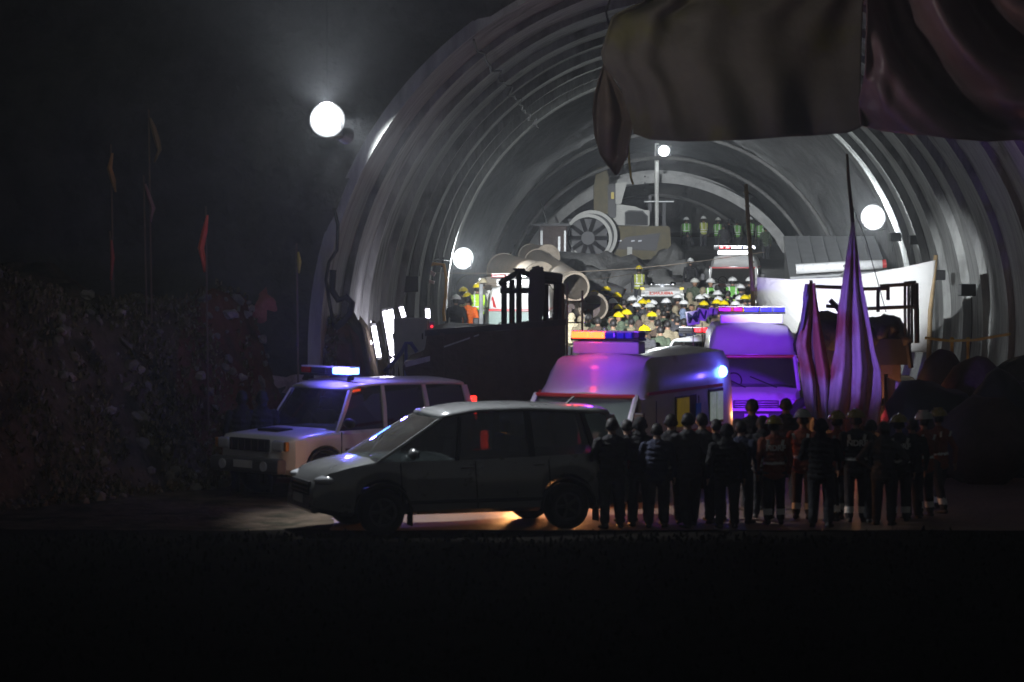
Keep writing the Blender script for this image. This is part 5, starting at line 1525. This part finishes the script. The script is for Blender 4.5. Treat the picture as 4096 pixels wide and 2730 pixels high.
for i, it in enumerate(sorted(items)):
    hd = (it[2] + ' helmet') if it[2] else 'bare head'
    v_ = f' under a {it[4]} vest' if it[4] else ''
    grp[(hd, it[3], v_, landmark(it[0]), rowname(it[1]))].append(it)
for (hd, coat, v_, lm, rw_), L_ in grp.items():
    for k, it in enumerate(L_):
        px, py, helmet, coat, vest, pose = it
        lab = f'person with {hd} and {coat} coat{v_}, {rw_} rows, {lm}'
        if len(L_) > 1: lab = f'{ORD[k]} ' + lab
        Y = solve(py, 1.80 if helmet else 1.74)
        p = at(px, py, Y)
        if vest == 'lime': pass
        person(pose, (p.x, Y, ramp(Y)), rp.uniform(-.5, .5) + (math.pi if rp.random() < .12 else 0), coat, helmet, vest, hood=(helmet is None and (coat in ('cream', 'rust') or rp.random() < .35)), label=lab, group='crowd gathered in the tunnel', scale=rp.uniform(1.02, 1.07)).scale.x *= 1.12

# singled-out figures in the tunnel
def place(px, py, pose, rz, coat, lab, helmet=None, vest=None, hood=False, Y=None, grp_=None, sc=1.0):
    h = (1.80 if helmet else 1.73) * sc
    Y = Y or solve(py, h)
    p = at(px, py, Y)
    return person(pose, (p.x, Y, p.z - h), rz, coat, helmet, vest, hood, lab, grp_, sc)
place(639, 265.5, 'stand', .1, 'dark grey', 'man in mustard vest and yellow helmet standing behind the small white van', 'yellow', 'mustard')
place(690.5, 258, 'stand', 0, 'black', 'tall man in long black coat and white helmet left of the ramp ambulance', 'white')
G2 = 'onlookers on the ridge under the mast lamp'
for px, py, h_, coat, v_, lab in ((686.3, 217, 'white', 'dark green', 'green', 'leftmost onlooker on the ridge, white helmet and green vest'),
    (687.5, 232, None, 'black', None, 'bare-headed man in black in front of the leftmost ridge onlooker'),
    (703.5, 216, 'white', 'black', 'mustard', 'ridge onlooker in mustard vest with pale helmet, second from left'),
    (718, 217.5, 'pale', 'dark green', 'green', 'ridge onlooker in green vest with grey helmet, third from left'),
    (723.5, 224, None, 'dark grey', None, 'short bare-headed onlooker in dark grey on the ridge'),
    (729, 219, 'black', 'black', None, 'ridge onlooker in black with black helmet'),
    (737, 219, 'black', 'dark green', 'green', 'ridge onlooker in dark helmet and green vest left of the bamboo pole'),
    (750, 217, 'white', 'dark green', 'green', 'ridge onlooker in white helmet just right of the bamboo pole'),
    (761, 219, 'white', 'dark green', 'green', 'ridge onlooker in white helmet and green vest, second from right'),
    (765.5, 225, 'grey', 'dark green', None, 'rightmost onlooker on the ridge, grey helmet and dark jacket')):
    Yr = 146 + rp.uniform(-2, 3) - (6 if py > 222 else 0)
    place(px, py, rp.choice(['stand', 'fold', 'stand', 'phone']), rp.uniform(-.4, .4), coat, lab, h_, v_, Y=Yr, grp_=G2, sc=1.0)
# the bank they stand on
vs = []; nb_ = 30
for j in range(13):
    for i in range(nb_ + 1):
        x = 6.0 + 9.5 * i / nb_; y = 118 + 3.0 * j
        z = ramp(y) + interp(y, [(118, 0), (138, .35), (142, .5), (150, .4)]) * smooth(6, 7.5, x) + .12 * noise.noise(Vector((x, y * .5, 0)))
        vs.append((x, y, z - .02))
o = meshobj('muck_bank', vs, [(j * (nb_ + 1) + i, j * (nb_ + 1) + i + 1, (j + 1) * (nb_ + 1) + i + 1, (j + 1) * (nb_ + 1) + i) for j in range(12) for i in range(nb_)], shotcrete, smoothed=True)
tag(o, 'raised bank of muck the far onlookers stand on', kind='structure')

# group at the left wall on a raised ledge
LZ = .95
for px, py, h_, coat, v_, pose, Y, lab in ((456, 294.5, 'white', 'black', None, 'stand', 82, 'man in black with white helmet, leftmost by the left wall'),
    (468, 297, None, 'orange', None, 'fold', 83, 'man in bright orange jacket by the left wall'),
    (463.5, 287, 'yellow', 'dark grey', None, 'stand', 87, 'man in yellow helmet partly behind the orange jacket, left one'),
    (467.5, 292.5, 'yellow', 'cream', None, 'stand', 85, 'man in yellow helmet just above the orange jacket'),
    (477.5, 283, 'yellow', 'dark green', 'lime', 'stand', 84, 'man in yellow helmet and dark green coat near the left ambulance'),
    (482.5, 278.5, 'cream', 'pale', None, 'fold', 87, 'man in pale coat and yellow-rimmed helmet beside the left ambulance')):
    place(px, py, pose, rp.uniform(-.4, .4), coat, lab, h_, v_, Y=Y, grp_='men standing by the left wall')
o = obj('wall_ledge', newbox((at(466, 330, 84).x, 84.5, .55), (2.1, 8, 1.1), bev=.05), shotcrete); tag(o, 'low concrete ledge along the left wall', kind='structure')
t = thing('stand_pole', 'thin grey standing pipe in front of the men at the left wall', 'pole', (at(481, 330, 80).x, 80, 0))
obj('pipe', newtube([(0, 0, 0), (0, 0, at(480, 284, 80).z)], .06, 8), steel, t)
obj('collar', disc_ring(bmesh.new(), (0, 0, 1.6), 2, .05, .09, -.03, .03, 12), steel, t)

# notice boards with letters held over the patrol car
nb = thing('placard', 'white placards with dark letters above the patrol car roof', 'placard', at(702, 318, 66.6))
for (x, z, tl, s_, ch) in ((-.22, 0, -.15, .30, 'M'), (0.0, .08, .2, .26, 'N'), (.26, .12, .1, .22, 'I')):
    b_ = obj('board', newbox((x, 0, z), (s_, .02, s_ * 1.1), (0, tl, 0), .004), whitep, nb)
    text('lettering', ch, mat('dark_letter', (.03, .05, .14), .6), b_, (x, -.014, z), (R(90), tl, 0), s_ * 1.1, .002, False, .01)
for x in (-.22, .0, .26): obj('stick', newtube([(x, .02, -.1), (x + .02, .02, -.75)], .012, 5), bamboo, nb)

# ------------------------------------------------------------------ people standing in the foreground
fg = [ # px, head row, pose, facing, coat, hood, label, depth offset
 (612, 419, 'fold', .3, 'black', False, 'onlooker in black at the left end of the foreground line, beside the car', 0),
 (640, 418, 'stand', .1, 'black', True, 'hooded onlooker, second in the foreground line', .3),
 (657, 430, 'phone', -.2, 'navy', False, 'shorter onlooker in navy between two taller dark figures', .1),
 (671, 415, 'stand', 0, 'black', False, 'onlooker in black in front of the yellow curtained window', .5),
 (689, 414, 'walk', .4, 'dark grey', False, 'onlooker in dark grey holding a pale strap', .2),
 (702, 414, 'hips', -.3, 'black', False, 'onlooker in black left of the lit ambulance window', .6),
 (727, 430, 'stand', .1, 'black', True, 'short hooded onlooker right below the lit ambulance window', .0),
 (752, 400, 'stand', .2, 'black', False, 'tall bare-headed onlooker standing behind near the purple ambulance', 2.6),
 (786, 399, 'stand', -.1, 'black', False, 'onlooker further back in front of the purple ambulance grille', 3.6),
 (821, 420, 'fold', -.3, 'black', True, 'hooded onlooker in black between two helmeted rescuers', .1),
 (627, 424, 'hips', .5, 'dark grey', False, 'stooping dark grey onlooker between the first two hooded figures', 1.0),
 (716, 421, 'fold', .6, 'black', False, 'onlooker in black half hidden left of the short hooded figure', 1.1),
 (741, 424, 'phone', -.5, 'navy', False, 'navy-coated onlooker holding up a phone left of the first rescuer', .7),
 (763, 417, 'stand', -.2, 'black', True, 'hooded onlooker just behind the left shoulder of the first rescuer', 1.4),
 (872, 421, 'walk', .2, 'black', False, 'onlooker in black right of the brightly lettered rescuer', .9),
 (884, 428, 'hips', -.4, 'dark grey', True, 'short hooded onlooker left of the dimly lettered rescuer', .4),
 (912, 424, 'phone', .4, 'black', False, 'bare-headed onlooker behind the dimly lettered rescuer', 1.2),
]
for px, py, pose, rz, coat, hood, lab, dy in fg:
    Y = 40.6 + dy
    sc = (CAM_Z - (py - HOR) * Y / F) / 1.73
    p = at(px, py, Y)
    person(pose, (p.x, Y, 0), rz, coat, None, None, hood, lab, 'onlookers silhouetted in the foreground', max(.86, min(1.1, sc))).scale.x *= 1.14
# headlamp-lit shoulder strap on the fifth onlooker
o = None
rescuers = [
 (774, 420, 'stand', .1, 'rust', 41.2, 'NDRF', 'rescuer in red overalls, leftmost with a reflective belt', 'mustard'),
 (803, 409, 'fold', -.4, 'rust', 42.0, None, 'rescuer with shiny helmet turned left, between belt-wearing rescuers', 'grey'),
 (838, 411, 'walk', .3, 'rust', 41.8, None, 'rescuer with shoulder stripes left of the lettered back', 'mustard'),
 (856, 409, 'stand', 0, 'black', 41.4, 'NDRF', 'rescuer with bright white lettering on the back of a black vest', 'mustard'),
 (899, 414, 'stand', .05, 'black', 41.5, 'NDRF', 'rescuer with dim lettering on the back, right of the flag foot', 'mustard'),
 (924, 420, 'fold', .5, 'rust', 42.3, None, 'rescuer with chest stripes, second from the right end', 'grey'),
 (940, 424, 'walk', .7, 'rust', 43.0, None, 'rescuer at the right end of the line, turned half left', 'mustard'),
]
CO['mustard_dark'] = (.22, .17, .02)
for px, py, pose, rz, coat, Y, vt, lab, hm in rescuers:
    sc = (CAM_Z - (py - HOR) * Y / F) / 1.80
    p = at(px, py, Y)
    o = person(pose, (p.x, Y, 0), rz, coat, hm if hm != 'mustard' else 'mustard_dark', None, False, lab, 'rescuers in overalls standing in line', max(.88, min(1.08, sc)), belt=True, vtext=vt)
    for s in (-.12, .12):
        b_ = obj('shoulder_stripe', newbox((s, -.128, 1.36), (.045, .012, .10), (.25, s * 1.5, 0), .003), reflect, o)

# two dark figures before the left slope
for px, py, lab in ((242, 392, 'dark figure standing on the slope left of the police vehicle, left one'), (262, 392, 'dark figure standing close to the police vehicle bonnet, right one')):
    p = at(px, py, 46.6)
    person('stand', (p.x, 46.6, p.z - 1.73), .2, 'black', None, None, True, lab, 'dark figures left of the police vehicle')

# seated people seen through windows
# every label within sixteen words
def fit(l):
    w = l.split()
    if len(w) <= 16: return l
    for a, b in ((', seen through its windows', ''), (' partly ', ' '), (' standing ', ' '), ('gathered ', ''), (' rows,', ','), ('person with ', ''), (' of the ', ' '), (' the ', ' '), (' and ', ', ')):
        while len(w) > 16 and a in l:
            l = l.replace(a, b, 1); w = l.split()
    return ' '.join(w[:16])
for o in COL.objects:
    if 'label' in o: o['label'] = fit(o['label'])

# ------------------------------------------------------------------ the air
bm = newbox((0, 85, 8.5), (94, 176, 19.5))
for v in bm.verts: pass
hz = obj('haze', bm, None)
hm = bpy.data.materials.new('haze_air'); hm.use_nodes = True
nt = hm.node_tree; nt.nodes.remove(nt.nodes['Principled BSDF'])
pv = nt.nodes.new('ShaderNodeVolumePrincipled')
pv.inputs['Color'].default_value = (.82, .86, .90, 1)
pv.inputs['Density'].default_value = HAZE
pv.inputs['Anisotropy'].default_value = 0.72
nt.links.new(pv.outputs[0], nt.nodes['Material Output'].inputs['Volume'])
hz.data.materials.append(hm)
tag(hz, 'thin dusty night air filling the tunnel and forecourt', kind='stuff')
hz.display_type = 'WIRE'
